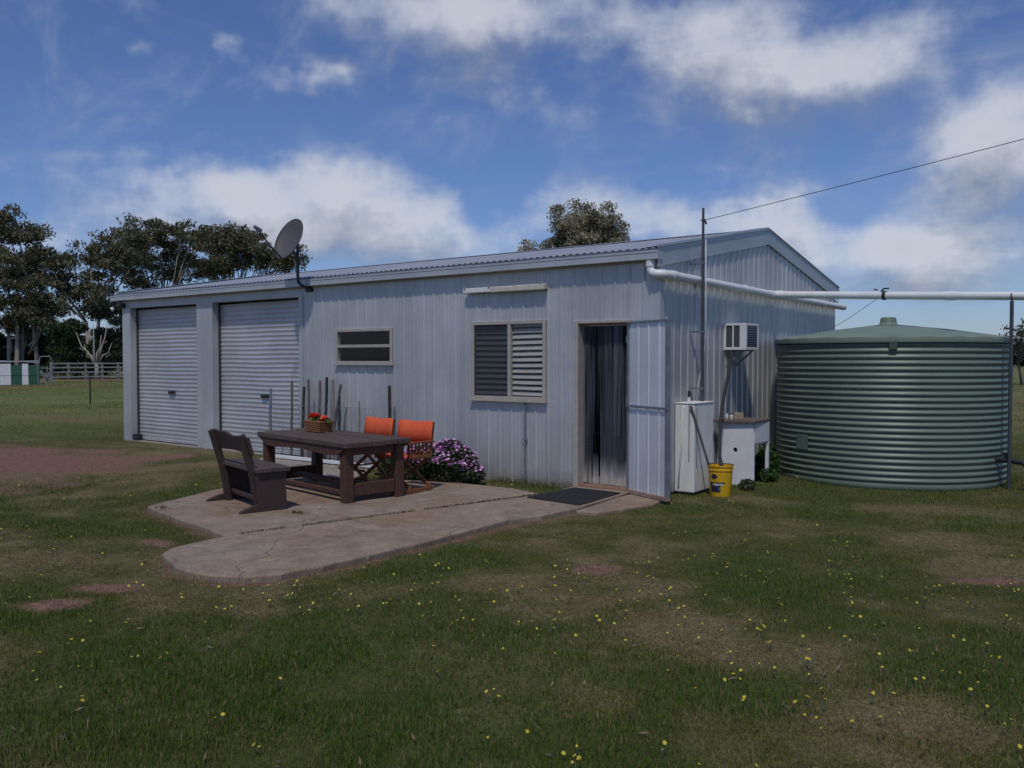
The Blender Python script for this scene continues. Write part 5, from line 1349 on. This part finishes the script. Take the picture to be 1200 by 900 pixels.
for k_, (px_, D_s, kx, kz) in enumerate(((-20, 92, 2.2, .8), (70, 95, 2.4, .75), (150, 92, 2.0, .85), (235, 95, 2.4, .8))):
    gum('scrub_thicket', ('tangled brown scrub behind the bunched gum trunks', 'dark low scrub far behind the rounded shrub', 'olive scrub behind the dead bleached tree', 'low scrub beyond the stockyard fence behind the shed')[k_], 'scrub', along(px_, D_s), [(x*kx, z*kz) for x, z in E_], 80+k_, dens=300, rr=(1.5, 1.0), leaf=.30, bark=m_barkd, cols=((.016, .020, .010), (.045, .048, .024), (.06, .042, .028)), tr=.1)
# dead pale limbs between them
dt = thing('dead_tree', 'dead bleached tree with bare forked limbs behind the rail fence', 'tree', along(113, 72), rz=YAW)
b = MB(); rg = random.Random(9)
b.tube([(0, 0, -.2), (.05, 0, .8), (.0, 0, 1.4)], [.22, .17, .14], 7)
for (x1, z1) in ((-1.5, 3.6), (-.9, 2.7), (.4, 3.4), (1.2, 2.8), (-.2, 4.2), (.9, 4.4)):
    b.tube([(0, 0, 1.0), (x1*.4, rg.uniform(-.2, .2), 1.2+z1*.25), (x1*.75, 0, z1*.72), (x1, 0, z1)], [.10, .075, .05, .02], 6)
    b.tube([(x1*.6, 0, z1*.62), (x1*.9, .1, z1*.62+.2)], [.04, .015], 5)
b.build('limbs', m_bark, dt, smooth=True)
# tree whose top shows over the shed roof
K = [(-.9, 4.9), (-.3, 5.2), (.5, 5.8), (.9, 5.75), (0, 4.8), (-1.15, 4.6), (-.85, 5.1), (-.45, 5.0), (-.55, 5.6), (-.1, 5.4), (-.15, 5.85), (.25, 5.5), (.30, 6.15), (.65, 6.3), (1.0, 6.15), (1.15, 5.6), (.8, 5.1), (.3, 4.9), (-.8, 4.2), (0, 4.2), (.9, 4.3), (-.3, 3.4), (.6, 3.4)]
gum('gum_tree', 'bushy gum tree standing behind the shed, its top over the roof ridge', 'tree', along(672, 28), [(x*.95, z-.30) for x, z in K], 50, dens=620, rr=(.54, .42), leaf=.10, depth=.7, tr=.10, cols=((.17, .165, .105), (.34, .32, .21), (.34, .24, .16)), bark=m_barkd)
tw = thing('bare_sapling', 'thin bare sapling tip poking above the shed ridge', 'tree', along(731, 24), rz=YAW)
b = MB(); b.tube([(0, 0, -.2), (.03, 0, 2.6), (.0, 0, 4.4), (.02, 0, 5.35)], [.03, .022, .012, .004], 6)
for (x1, z0, z1) in ((.14, 4.6, 4.95), (-.10, 4.7, 5.05), (.12, 4.95, 5.2), (.06, 4.3, 4.5)): b.tube([(.01, 0, z0), (x1, .02, z1)], [.007, .003], 4)
b.build('stem', m_barkd, tw)
sg = MB(); rngl = np.random.default_rng(1)
# far right: small tree and a distant dark tree belt
gum('paddock_tree', 'small open tree beyond the tank at the edge of the paddock', 'tree', along(1199, 60), [(-.6, 2.9), (.2, 3.4), (.8, 2.6), (-.2, 2.2), (1.4, 3.2), (1.8, 2.3)], 51, dens=60, rr=(.6, .45), leaf=.2, bark=m_barkd, tr=.10, cols=((.03, .035, .02), (.07, .075, .04), (.08, .06, .04)))
for k, (px, D, s) in enumerate(((1172, 210, 1.0), (1215, 205, 1.15), (1262, 215, .95), (1310, 200, 1.1), (1120, 220, 1.0))):
    gum('belt_tree', 'dark low tree in the distant belt beyond the tank', 'tree', along(px, D), [(-3*s, 3.0*s), (0, 3.6*s), (3*s, 3.1*s), (-4.5*s, 1.6*s), (-1.5*s, 1.5*s), (1.5*s, 1.6*s), (4.5*s, 1.7*s)], 60+k, dens=160, rr=(2.2, 1.5), leaf=.7, bark=m_barkd, tr=.2, cols=((.012, .016, .010), (.030, .036, .022), (.03, .03, .02)), group='distant tree belt')
